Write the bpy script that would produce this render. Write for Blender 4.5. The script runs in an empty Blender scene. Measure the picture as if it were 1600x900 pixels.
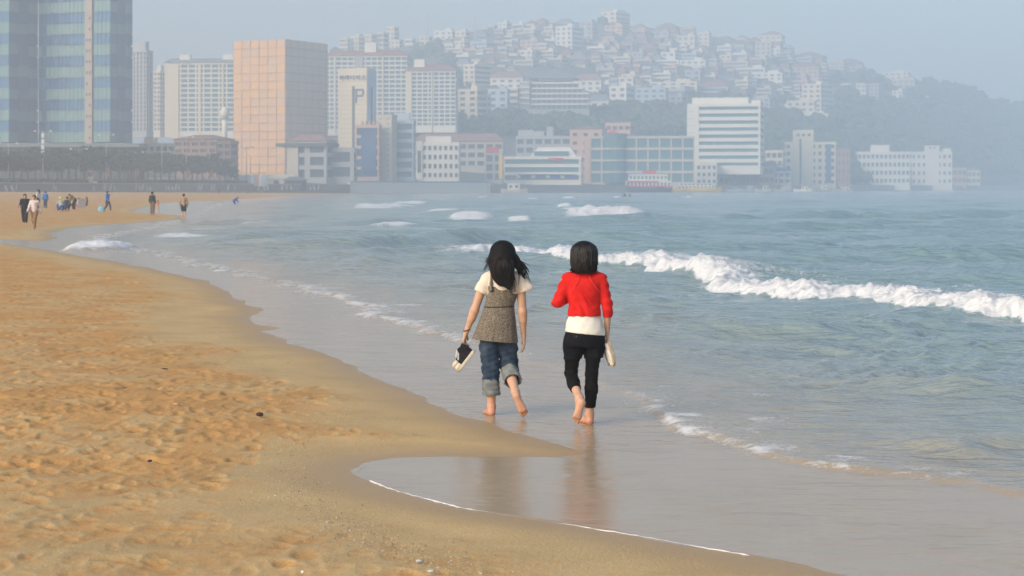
import bpy, math, random
import numpy as np
from mathutils import Vector, Matrix

# ---------------------------------------------------------------- camera, world, sun, exposure
SC = bpy.context.scene
COL = SC.collection
F, HZ, CZ = 1600 * 70 / 36, 293.0, 2.1          # focal length in photo pixels, horizon row, eye height

cam_d = bpy.data.cameras.new('camera'); cam = bpy.data.objects.new('camera', cam_d); COL.objects.link(cam)
cam_d.lens = 70; cam_d.sensor_width = 36; cam_d.shift_y = -(450 - HZ) / 1600
cam_d.clip_start = 0.3; cam_d.clip_end = 6000
cam.location = (0, 0, CZ); cam.rotation_euler = (math.pi / 2, 0, 0)
cam_d.dof.use_dof = True; cam_d.dof.focus_distance = 18.0; cam_d.dof.aperture_fstop = 6.3
SC.camera = cam

SUN_EL, SUN_AZ = math.radians(30), math.radians(226)     # azimuth clockwise from +Y: behind the camera, to the left
w = bpy.data.worlds.new('World'); SC.world = w; w.use_nodes = True
nt = w.node_tree; sky = nt.nodes.new('ShaderNodeTexSky'); sky.sky_type = 'NISHITA'; sky.sun_disc = False
sky.sun_elevation = SUN_EL; sky.sun_rotation = SUN_AZ
sky.air_density = 1.0; sky.dust_density = 3.0; sky.ozone_density = 1.6; sky.altitude = 0
nt.links.new(sky.outputs[0], nt.nodes['Background'].inputs[0]); nt.nodes['Background'].inputs[1].default_value = 0.15
sun_d = bpy.data.lights.new('sun', 'SUN'); sun = bpy.data.objects.new('sun', sun_d); COL.objects.link(sun)
sun_d.energy = 1.7; sun_d.angle = math.radians(34); sun_d.color = (1.0, 0.86, 0.70)
sv = Vector((math.sin(SUN_AZ) * math.cos(SUN_EL), math.cos(SUN_AZ) * math.cos(SUN_EL), math.sin(SUN_EL)))
sun.rotation_euler = sv.to_track_quat('Z', 'Y').to_euler(); sun.location = (-40, -40, 60)
SC.view_settings.view_transform = 'Standard'; SC.view_settings.look = 'None'
SC.view_settings.gamma = 1; SC.view_settings.exposure = 0.43
SC.cycles.use_denoising = True; SC.cycles.max_bounces = 6; SC.cycles.diffuse_bounces = 3
SC.cycles.glossy_bounces = 3; SC.cycles.volume_bounces = 1; SC.cycles.transparent_max_bounces = 8
SC.cycles.sample_clamp_indirect = 6

# ---------------------------------------------------------------- helpers
RNG = random.Random(7)
def U(px, D): return (px - 800) / F * D
def ZP(py, D): return CZ - (py - HZ) / F * D
def G(px, py, z=0.0):
    D = (CZ - z) * F / (py - HZ); return (U(px, D), D)
def footprint(xa, xc, xb, D, th):
    """face widths of a block whose near corner stands at column xc and whose faces end at columns xa and xb"""
    X = U(xc, D); ta, tb = (xa - 800) / F, (xb - 800) / F
    return (X - ta * D) / (math.cos(th) + ta * math.sin(th)), (tb * D - X) / (math.sin(th) - tb * math.cos(th))
def tag(o, label=None, cat=None, group=None, kind=None):
    if label: o['label'] = label
    if cat: o['category'] = cat
    if group: o['group'] = group
    if kind: o['kind'] = kind
    return o
def add(name, data, parent=None, loc=None):
    o = bpy.data.objects.new(name, data); COL.objects.link(o); o.parent = parent
    if loc is not None: o.location = loc
    return o
def empty(name, loc=(0, 0, 0), rz=0.0):
    o = add(name, None, None, loc); o.rotation_euler = (0, 0, rz); o.empty_display_size = .2; return o
def npmesh(name, V, Fq, mat=None, smooth=True):
    m = bpy.data.meshes.new(name); V = np.asarray(V, np.float32); Fq = np.asarray(Fq, np.int32)
    n, k = Fq.shape
    m.vertices.add(len(V)); m.vertices.foreach_set('co', V.ravel())
    m.loops.add(n * k); m.loops.foreach_set('vertex_index', Fq.ravel())
    m.polygons.add(n); m.polygons.foreach_set('loop_start', np.arange(0, n * k, k, dtype=np.int32))
    m.polygons.foreach_set('use_smooth', np.full(n, smooth)); m.update(calc_edges=True); m.validate()
    if mat: m.materials.append(mat)
    return m
def pymesh(name, V, Fc, mat=None, smooth=False):
    m = bpy.data.meshes.new(name); m.from_pydata([tuple(v) for v in V], [], Fc); m.update()
    if smooth: m.polygons.foreach_set('use_smooth', [True] * len(m.polygons))
    if mat: m.materials.append(mat)
    return m
CUBE_V = [(x, y, z) for x in (-.5, .5) for y in (-.5, .5) for z in (-.5, .5)]
CUBE_F = [(0, 1, 3, 2), (4, 6, 7, 5), (0, 4, 5, 1), (2, 3, 7, 6), (0, 2, 6, 4), (1, 5, 7, 3)]
_cubes = {}
def cube_of(mat):
    if mat.name not in _cubes: _cubes[mat.name] = pymesh('block', CUBE_V, CUBE_F, mat)
    return _cubes[mat.name]
def bx(name, mat, parent, x0, x1, y0, y1, z0, z1, rot=None):
    o = add(name, cube_of(mat), parent, ((x0 + x1) / 2, (y0 + y1) / 2, (z0 + z1) / 2))
    o.scale = (max(abs(x1 - x0), .001), max(abs(y1 - y0), .001), max(abs(z1 - z0), .001))
    if rot: o.rotation_euler = rot
    return o
class MB:                                        # collects simple solids into ONE mesh
    def __init__(s): s.v = []; s.f = []
    def box(s, c, d, R=None):
        n = len(s.v)
        for p in CUBE_V:
            q = Vector((p[0] * d[0], p[1] * d[1], p[2] * d[2]))
            if R is not None: q = R @ q
            s.v.append(q + Vector(c))
        s.f += [tuple(i + n for i in f) for f in CUBE_F]; return s
    def tube(s, pts, rad, seg=6, cap=True):
        pts = [Vector(p) for p in pts]; n0 = len(s.v)
        if not hasattr(rad, '__len__'): rad = [rad] * len(pts)
        for i, p in enumerate(pts):
            t = (pts[min(i + 1, len(pts) - 1)] - pts[max(i - 1, 0)]).normalized()
            a = t.cross(Vector((0, 0, 1)))
            if a.length < 1e-3: a = t.cross(Vector((1, 0, 0)))
            a.normalize(); b = t.cross(a)
            for k in range(seg):
                an = 2 * math.pi * k / seg
                s.v.append(p + (a * math.cos(an) + b * math.sin(an)) * rad[i])
        for i in range(len(pts) - 1):
            for k in range(seg):
                k2 = (k + 1) % seg
                s.f.append((n0 + i * seg + k, n0 + i * seg + k2, n0 + (i + 1) * seg + k2, n0 + (i + 1) * seg + k))
        if cap:
            s.f.append(tuple(n0 + k for k in range(seg))[::-1])
            s.f.append(tuple(n0 + (len(pts) - 1) * seg + k for k in range(seg)))
        return s
    def hip(s, x0, x1, y0, y1, z0, z1, e=.6, inset=None):
        n = len(s.v); x0 -= e; x1 += e; y0 -= e; y1 += e
        ins = min(x1 - x0, y1 - y0) * .46 if inset is None else inset
        s.v += [Vector(p) for p in ((x0, y0, z0), (x1, y0, z0), (x1, y1, z0), (x0, y1, z0),
                (x0 + ins, y0 + ins, z1), (x1 - ins, y0 + ins, z1), (x1 - ins, y1 - ins, z1), (x0 + ins, y1 - ins, z1))]
        s.f += [tuple(i + n for i in f) for f in ((0, 1, 5, 4), (1, 2, 6, 5), (2, 3, 7, 6), (3, 0, 4, 7), (4, 5, 6, 7), (3, 2, 1, 0))]
        return s
    def lathe(s, prof, seg=10, c=(0, 0, 0)):
        n0 = len(s.v); c = Vector(c)
        for r, z in prof:
            for k in range(seg):
                a = 2 * math.pi * k / seg; s.v.append(c + Vector((r * math.cos(a), r * math.sin(a), z)))
        for i in range(len(prof) - 1):
            for k in range(seg):
                k2 = (k + 1) % seg
                s.f.append((n0 + i * seg + k, n0 + i * seg + k2, n0 + (i + 1) * seg + k2, n0 + (i + 1) * seg + k))
        s.f.append(tuple(n0 + k for k in range(seg))[::-1]); s.f.append(tuple(n0 + (len(prof) - 1) * seg + k for k in range(seg)))
        return s
    def build(s, name, mat, parent=None, smooth=False, loc=None):
        return add(name, pymesh(name, s.v, s.f, mat, smooth), parent, loc)

# numpy noise
def _hash(ix, iy, seed):
    h = (ix.astype(np.uint32) * np.uint32(374761393) + iy.astype(np.uint32) * np.uint32(668265263) + np.uint32(seed * 2246822519 & 0xffffffff))
    h = (h ^ (h >> np.uint32(13))) * np.uint32(1274126177); h = h ^ (h >> np.uint32(16))
    return (h & np.uint32(0xffff)).astype(np.float32) / 65535.0
def vnoise(x, y, seed=0):
    xf = np.floor(x); yf = np.floor(y); ix = xf.astype(np.int64); iy = yf.astype(np.int64)
    u = (x - xf); v = (y - yf); u = u * u * u * (u * (u * 6 - 15) + 10); v = v * v * v * (v * (v * 6 - 15) + 10)
    a = _hash(ix, iy, seed); b = _hash(ix + 1, iy, seed); c = _hash(ix, iy + 1, seed); d = _hash(ix + 1, iy + 1, seed)
    return (a * (1 - u) + b * u) * (1 - v) + (c * (1 - u) + d * u) * v
def fbm(x, y, octv=4, seed=0, gain=.5):
    s = 0; a = 1; t = 0
    for o in range(octv):
        s = s + a * vnoise(x * 2 ** o + 17.3 * o, y * 2 ** o - 9.1 * o, seed + o * 13); t += a; a *= gain
    return s / t
def sstep(a, b, x):
    t = np.clip((x - a) / (b - a), 0, 1); return t * t * (3 - 2 * t)
def seg_dist(X, Y, pts):
    """distance to an open polyline, the along-parameter, and the side of the nearest segment"""
    best = np.full(X.shape, 1e9, np.float32); par = np.zeros(X.shape, np.float32); side = np.zeros(X.shape, np.float32)
    L = 0.0
    for (ax, ay), (bx_, by) in zip(pts[:-1], pts[1:]):
        dx, dy = bx_ - ax, by - ay; ll = dx * dx + dy * dy + 1e-9; sl = math.sqrt(ll)
        t = np.clip(((X - ax) * dx + (Y - ay) * dy) / ll, 0, 1)
        d = np.hypot(X - ax - t * dx, Y - ay - t * dy); m = d < best
        best = np.where(m, d, best); par = np.where(m, L + t * sl, par)
        side = np.where(m, np.sign(dx * (Y - ay) - dy * (X - ax)), side); L += sl
    return best, par, side
def in_poly(X, Y, pts):
    ins = np.zeros(X.shape, bool); n = len(pts)
    for i in range(n):
        x1, y1 = pts[i]; x2, y2 = pts[(i + 1) % n]
        if y1 == y2: continue
        c = ((y1 > Y) != (y2 > Y)) & (X < (x2 - x1) * (Y - y1) / (y2 - y1) + x1); ins ^= c
    return ins

# materials
def new_mat(name):
    m = bpy.data.materials.new(name); m.use_nodes = True
    return m, m.node_tree, m.node_tree.nodes['Principled BSDF']
def nd(nt, typ, **kw):
    n = nt.nodes.new(typ)
    for k, v in kw.items():
        if k[0] == 'i' and k[1:].isdigit(): n.inputs[int(k[1:])].default_value = v
        else: setattr(n, k, v)
    return n
def ramp(nt, a, b, ca, cb, src=None):
    r = nt.nodes.new('ShaderNodeValToRGB'); e = r.color_ramp.elements
    e[0].position = a; e[1].position = b; e[0].color = (*ca, 1); e[1].color = (*cb, 1)
    if src is not None: nt.links.new(src, r.inputs[0])
    return r
def noise(nt, scale, detail=3, rough=.55, vec=None):
    n = nd(nt, 'ShaderNodeTexNoise'); n.inputs['Scale'].default_value = scale; n.inputs['Detail'].default_value = detail
    n.inputs['Roughness'].default_value = rough
    if vec is None:
        tc = nd(nt, 'ShaderNodeTexCoord'); vec = tc.outputs['Object']
    nt.links.new(vec, n.inputs['Vector']); return n
def mixc(nt, fac, a, b):
    m = nd(nt, 'ShaderNodeMix', data_type='RGBA')
    for s, v in ((m.inputs[0], fac), (m.inputs[6], a), (m.inputs[7], b)):
        if hasattr(v, 'links'): nt.links.new(v, s)
        else: s.default_value = v if not isinstance(v, tuple) or len(v) == 4 else (*v, 1)
    return m.outputs[2]
def fmath(nt, op, a, b=0.0, clamp=False):
    m = nd(nt, 'ShaderNodeMath', operation=op, use_clamp=clamp)
    for s, v in ((m.inputs[0], a), (m.inputs[1], b)):
        if hasattr(v, 'links'): nt.links.new(v, s)
        else: s.default_value = v
    return m.outputs[0]
_mats = {}
def M(name, col, rough=.75, var=.18, scale=2.0, bump=0.0, bscale=None, metal=0, spec=.4, sheen=0):
    if name in _mats: return _mats[name]
    m, nt, p = new_mat(name)
    n = noise(nt, scale, 4)
    lo = tuple(c * (1 - var) for c in col); hi = tuple(min(1, c * (1 + var)) for c in col)
    r = ramp(nt, .3, .7, lo, hi, n.outputs[0]); nt.links.new(r.outputs[0], p.inputs['Base Color'])
    p.inputs['Roughness'].default_value = rough; p.inputs['Metallic'].default_value = metal
    p.inputs['Specular IOR Level'].default_value = spec
    if sheen: p.inputs['Sheen Weight'].default_value = sheen
    if bump:
        b = nd(nt, 'ShaderNodeBump'); b.inputs['Strength'].default_value = bump; b.inputs['Distance'].default_value = .01
        n2 = noise(nt, bscale or scale * 6, 4); nt.links.new(n2.outputs[0], b.inputs['Height']); nt.links.new(b.outputs[0], p.inputs['Normal'])
    _mats[name] = m; return m

# ---------------------------------------------------------------- shore lines (ground plane, metres)
DRY = [G(*p) for p in [(2100, 1040), (1700, 962), (1480, 924), (1330, 899), (1250, 884), (1100, 856), (1000, 838), (850, 815), (720, 794), (650, 776),
       (605, 762), (575, 748), (556, 736), (575, 724), (620, 717), (700, 714), (800, 714), (870, 714), (925, 709), (885, 697),
       (830, 685), (780, 671), (730, 655), (705, 640), (655, 615), (600, 594), (560, 578), (535, 562), (500, 548), (440, 532), (410, 518), (425, 512),
       (395, 506), (392, 492), (402, 484), (378, 474), (362, 458), (348, 450), (320, 439), (250, 422), (150, 404), (75, 391), (0, 379), (-140, 370),
       (-90, 372), (70, 377), (87, 373), (78, 364), (110, 356), (150, 352), (215, 348), (282, 343), (291, 338.5), (262, 335), (215, 331.5), (206, 329), (250, 318),
       (300, 314.5), (345, 313.5), (400, 309), (460, 305.5), (520, 303), (548, 302.2)]]
DRY_POLY = DRY + [(-40, 900), (-700, 900), (-700, -60), (60, -60), (60, 4)]
EDGE = [G(*p) for p in [(560, 302.4), (400, 311), (345, 318), (330, 326), (310, 338), (250, 352), (180, 366), (120, 378), (190, 387), (250, 400), (340, 420), (430, 441), (500, 462), (545, 480),
        (610, 505), (700, 528), (780, 552), (870, 582), (960, 608), (1020, 632), (1058, 652), (1072, 672), (1100, 686), (1180, 709), (1290, 727), (1420, 743),
        (1530, 757), (1600, 769), (1800, 800), (2200, 860)]]
EDGE_POLY = EDGE + [(60, 8), (1700, 2700), (-60, 2700)]

def shore_d(X, Y):
    d, par, sd = seg_dist(X, Y, DRY + [(-40, 900)]); return np.where(in_poly(X, Y, DRY_POLY), d, -d), par
def edge_d(X, Y):
    d, par, sd = seg_dist(X, Y, EDGE); return np.where(in_poly(X, Y, EDGE_POLY), d, -d), par
def grid_faces(R, C):
    i = np.arange((R - 1) * (C - 1)); r = i // (C - 1); c = i % (C - 1); a = r * C + c
    return np.stack([a, a + 1, a + C + 1, a + C], 1)
def rows(*spec):
    out = [spec[0][0]]
    for a, b, st in spec:
        n = max(2, int(math.log(b / a) / st)); out += list(a * (b / a) ** (np.arange(1, n + 1) / n))
    return np.array(out)
def cols(t0, t1, nmid, ext, next_):
    mid = np.linspace(t0, t1, nmid); l = np.linspace(-ext, t0, next_, endpoint=False); r = np.linspace(t1, ext, next_ + 1)[1:]
    return np.concatenate([l, mid, r])
def compact(V, Fq, keep, attrs):
    Fq = Fq[keep]; used = np.zeros(len(V), bool); used[Fq.ravel()] = True
    idx = np.cumsum(used) - 1; return V[used], idx[Fq], [a[used] for a in attrs]
def sand_z(d, X, Y):
    up = .5 * (1 - np.exp(-np.maximum(d, 0) * .04 / .5)) + .75 * sstep(18, 90, d)
    dn = np.maximum(np.minimum(d, 0) * .022, -1.0)
    return up + dn

def build_beach():
    ys = rows((5, 9.6, .02), (9.6, 60, .0026), (60, 140, .008), (140, 860, .022)); ts = cols(-.275, .2, 560, .6, 30)
    T, Yg = np.meshgrid(ts, ys); X = T * Yg; Yg = Yg.astype(np.float32); X = X.astype(np.float32)
    d, par = shore_d(X, Yg)
    z = sand_z(d, X, Yg)
    # how trodden: loose footprinted sand above the smooth damp band
    edge = d - 1.15 - 1.1 * (fbm(X * .35, Yg * .35, 3, 3) - .5) * 2
    # the near bottom corner is smoother too
    tread = sstep(-.2, 1.0, edge) * (0.40 + .60 * sstep(11.5, 17, Yg + 2.5 * (fbm(X * .5, Yg * .5, 3, 11) - .5)))
    near = 1 - sstep(60, 110, Yg)
    h = np.zeros_like(z)
    rg = np.random.RandomState(4)
    def stamp(cx, cy, L, W, dep, ang, rim):
        r = max(L, W) * 1.5
        j0, j1 = np.searchsorted(ys, [cy - r, cy + r]); i0, i1 = np.searchsorted(ts, [(cx - r) / cy - .002, (cx + r) / cy + .002])
        if j1 - j0 < 2 or i1 - i0 < 2: return
        xs = X[j0:j1, i0:i1] - cx; yy = Yg[j0:j1, i0:i1] - cy; ca, sa = math.cos(ang), math.sin(ang)
        u = (xs * ca + yy * sa) / L; v = (-xs * sa + yy * ca) / W; q = u * u + v * v
        h[j0:j1, i0:i1] += -dep * np.exp(-q * q * q * 1.2) * (1 + .5 * np.sin(3 * u + cx * 9)) + rim * np.exp(-(np.sqrt(q) - 1.25) ** 2 * 9) * (0.6 + .6 * u)
    n = 0
    while n < 8200:
        t = rg.uniform(-.29, .06); y = 9.8 * (6.0) ** rg.uniform(0, 1) ; x = t * y
        dd = d[min(np.searchsorted(ys, y), len(ys) - 1), min(np.searchsorted(ts, t), len(ts) - 1)]
        tr = tread[min(np.searchsorted(ys, y), len(ys) - 1), min(np.searchsorted(ts, t), len(ts) - 1)]
        n += 1
        if dd < .8 or rg.rand() > tr * .85 + .02: continue
        big = rg.rand() < .25
        stamp(x, y, rg.uniform(.10, .17) * (1.25 if big else 1), rg.uniform(.035, .07) * (1.5 if big else 1), rg.uniform(.014, .036), rg.uniform(-.5, 1.2) + 1.2, rg.uniform(.004, .014))
    lump = (fbm(X * 2.2, Yg * 1.9, 4, 21) - .5) * .016 + (np.abs(fbm(X * 7, Yg * 6, 3, 23) - .5)) * .016
    lump += (fbm(X * 16, Yg * 13, 2, 29) - .5) * .018 + (.5 - np.abs(fbm(X * 11, Yg * 15, 3, 28) - .5) * 2) ** 2 * .022
    flat = .45 + .55 * sstep(10, 17, Yg); h *= flat; lump *= flat
    z = z + near * (.31 * h * sstep(.02, .3, tread) + lump * tread * .48) + near * (fbm(X * .6, Yg * .6, 3, 31) - .5) * .03 * sstep(.2, 2, d)
    z += (fbm(X * .9, Yg * .9, 3, 51) - .5) * .010 * sstep(-2, -.1, d) + (fbm(X * 4, Yg * 4, 3, 37) - .5) * .006 * sstep(.1, 1, d)
    damp = 1 - sstep(-.05, .55 + .6 * fbm(X * .5, Yg * .5, 2, 41), d)
    V = np.stack([X, Yg, z], -1).reshape(-1, 3); Fq = grid_faces(*X.shape)
    dm = d.reshape(-1)[Fq].max(1); ym = Yg.reshape(-1)[Fq].min(1)
    tl = np.interp(T.reshape(-1)[Fq].mean(1), [-.6, -.257, -.096, -.06], [400, 480, 690, 720])
    keep = (dm > np.where(ym < 60, -1.2, -6)) & (ym < tl + 8)
    loose = np.clip(tread * (.40 + .85 * sstep(.38, .62, fbm(X * 1.7, Yg * 1.3, 4, 77))) - (h * 16) * near - lump * 3 * tread, 0, 1)
    V, Fq, (da, lo) = compact(V, Fq, keep, [damp.ravel(), loose.ravel()])
    m = npmesh('beach', V, Fq, MAT_SAND)
    for nm, a in (('damp', da), ('loose', lo)):
        at = m.attributes.new(nm, 'FLOAT', 'POINT'); at.data.foreach_set('value', a.astype(np.float32))
    o = add('beach', m); tag(o, 'orange-tan sandy beach full of footprints, curving along the water', kind='structure')

def mat_sand():
    m, nt, p = new_mat('sand')
    geo = nd(nt, 'ShaderNodeNewGeometry'); pos = geo.outputs['Position']
    loose = nd(nt, 'ShaderNodeAttribute', attribute_name='loose'); damp = nd(nt, 'ShaderNodeAttribute', attribute_name='damp')
    n1 = noise(nt, 1.3, 5, .6, pos); n2 = noise(nt, 9, 4, .6, pos); n3 = noise(nt, 75, 4, .75, pos)
    f = fmath(nt, 'ADD', loose.outputs['Fac'], fmath(nt, 'MULTIPLY', fmath(nt, 'SUBTRACT', n2.outputs[0], .5), .9), True)
    c = mixc(nt, f, (.58, .415, .195), (.575, .315, .105))
    n1r = ramp(nt, .3, .7, (.86, .86, .86), (1.1, 1.1, 1.1), n1.outputs[0])
    mu = nd(nt, 'ShaderNodeMix', data_type='RGBA', blend_type='MULTIPLY'); mu.inputs[0].default_value = 1
    nt.links.new(c, mu.inputs[6]); nt.links.new(n1r.outputs[0], mu.inputs[7])
    gr = ramp(nt, .3, .72, (.70, .69, .70), (1.26, 1.24, 1.2), n3.outputs[0])
    mu2 = nd(nt, 'ShaderNodeMix', data_type='RGBA', blend_type='MULTIPLY'); mu2.inputs[0].default_value = 1
    nt.links.new(mu.outputs[2], mu2.inputs[6]); nt.links.new(gr.outputs[0], mu2.inputs[7])
    c2 = mixc(nt, damp.outputs['Fac'], mu2.outputs[2], (.42, .285, .140))
    nt.links.new(c2, p.inputs['Base Color'])
    rr = fmath(nt, 'SUBTRACT', .95, fmath(nt, 'MULTIPLY', damp.outputs['Fac'], .5)); nt.links.new(rr, p.inputs['Roughness'])
    p.inputs['Specular IOR Level'].default_value = .25
    b = nd(nt, 'ShaderNodeBump'); b.inputs['Strength'].default_value = .55; b.inputs['Distance'].default_value = .012
    n4 = noise(nt, 38, 5, .65, pos)
    nt.links.new(fmath(nt, 'ADD', n4.outputs[0], fmath(nt, 'MULTIPLY', n3.outputs[0], .25)), b.inputs['Height']); nt.links.new(b.outputs[0], p.inputs['Normal'])
    return m
MAT_SAND = mat_sand()
build_beach()

# ---------------------------------------------------------------- sea
def mat_sea():
    m, nt, p = new_mat('sea_water')
    geo = nd(nt, 'ShaderNodeNewGeometry'); pos = geo.outputs['Position']
    foam = nd(nt, 'ShaderNodeAttribute', attribute_name='foam'); sh = nd(nt, 'ShaderNodeAttribute', attribute_name='shallow')
    rp = nd(nt, 'ShaderNodeAttribute', attribute_name='calm')
    nf = noise(nt, 7, 5, .7, pos); nf2 = noise(nt, 1.1, 3, .5, pos)
    nf3 = noise(nt, 24, 3, .6, pos); ff = fmath(nt, 'ADD', fmath(nt, 'ADD', foam.outputs['Fac'], fmath(nt, 'MULTIPLY', fmath(nt, 'SUBTRACT', nf.outputs[0], .5), 1.0)), fmath(nt, 'MULTIPLY', fmath(nt, 'SUBTRACT', nf3.outputs[0], .5), .9))
    gate = fmath(nt, 'MULTIPLY', foam.outputs['Fac'], 8, True)
    fr = ramp(nt, .38, .72, (0, 0, 0), (1, 1, 1), ff); fac = fmath(nt, 'MULTIPLY', fr.outputs[0], gate)
    deep = mixc(nt, nf2.outputs[0], (.195, .31, .322), (.245, .355, .36))
    sandy = mixc(nt, nf2.outputs[0], (.37, .275, .165), (.44, .335, .205))
    c = mixc(nt, sh.outputs['Fac'], deep, sandy)
    c = mixc(nt, fac, c, (.70, .71, .70))
    nt.links.new(c, p.inputs['Base Color'])
    r0 = fmath(nt, 'ADD', .15, fmath(nt, 'MULTIPLY', rp.outputs['Fac'], .06))
    nt.links.new(fmath(nt, 'ADD', r0, fmath(nt, 'MULTIPLY', fac, .6)), p.inputs['Roughness'])
    p.inputs['IOR'].default_value = 1.33
    mp = nd(nt, 'ShaderNodeMapping'); mp.inputs['Scale'].default_value = (.75, 1.5, 1); nt.links.new(pos, mp.inputs[0])
    nb = noise(nt, 2.0, 4, .55, mp.outputs[0])
    b = nd(nt, 'ShaderNodeBump'); b.inputs['Distance'].default_value = .20
    st = fmath(nt, 'SUBTRACT', .85, fmath(nt, 'MULTIPLY', rp.outputs['Fac'], .76)); nt.links.new(st, b.inputs['Strength'])
    nt.links.new(nb.outputs[0], b.inputs['Height']); nt.links.new(b.outputs[0], p.inputs['Normal'])
    return m

BREAK = [G(*p) for p in [(742, 402), (768, 398), (800, 405), (840, 411), (900, 417), (985, 418), (1040, 437), (1100, 449), (1170, 461), (1240, 471), (1310, 474), (1380, 481), (1450, 492), (1520, 501), (1600, 508), (1750, 520), (1950, 540)]]
SWELLS = [([(470, 400), (560, 391), (660, 385), (760, 377), (840, 377), (930, 380), (1010, 386)], .40, 1.8, 0),
          ([(1220, 350), (1330, 346), (1450, 347), (1600, 343), (1700, 343)], .42, 2.2, 0),
          ([(1270, 598), (1350, 608), (1430, 618), (1500, 632), (1560, 642)], .10, .7, 0),
          ([(1480, 715), (1540, 703), (1620, 700), (1700, 703)], .09, .5, 0),
          ([(1000, 352), (1100, 350), (1180, 353)], .22, 1.5, 0),
          ([(540, 345), (650, 342), (760, 345)], .25, 2.0, 0),
          ([(300, 381), (420, 376), (540, 374)], .20, 1.2, 0)]
CAPS = [(600, 326, 92, 9, 1), (640, 321, 60, 5, .64), (617, 357, 74, 11, 1), (692, 332, 50, 8, .8), (737, 346, 66, 12, .95), (812, 350, 38, 7, .8), (945, 343, 122, 20, 1), (905, 333, 60, 12, .8), (883, 326, 24, 9, .8),
        (755, 309, 20, 4, .7), (832, 311, 18, 4, .7), (888, 310, 22, 4, .8), (965, 309, 12, 4, .8), (1075, 309, 9, 4, .8), (1165, 303, 8, 3, .7),
        (155, 391, 88, 24, 1), (190, 394, 60, 10, .6), (330, 361, 90, 6, .6), (310, 371, 150, 8, .65), (440, 374, 180, 6, .5), (600, 372, 120, 4, .28), (400, 352, 60, 7, .6), (490, 350, 60, 3, .35),
        (640, 330, 40, 4, .4), (1140, 349, 60, 2, .35), (1270, 397, 150, 4, .34), (1190, 446, 260, 6, .3), (1370, 437, 130, 6, .5), (1470, 447, 170, 8, .5), (1540, 460, 160, 9, .54), (1590, 420, 120, 5, .42), (1300, 425, 140, 6, .42),
        (640, 478, 70, 10, .6), (690, 512, 90, 14, .42), (600, 490, 90, 14, .48), (1150, 590, 80, 5, .4), (1265, 587, 60, 5, .38), (1180, 621, 60, 5, .4), (450, 441, 50, 4, .4), (345, 424, 22, 6, .8), (1120, 676, 150, 26, .60), (1075, 655, 70, 16, .61), (1210, 706, 120, 14, .56), (1180, 660, 140, 20, .44), (1330, 722, 140, 10, .5), (1460, 742, 140, 8, .42), (560, 480, 60, 8, .55), (660, 505, 130, 22, .58), (520, 464, 90, 8, .5), (1000, 628, 80, 12, .36)]
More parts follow.
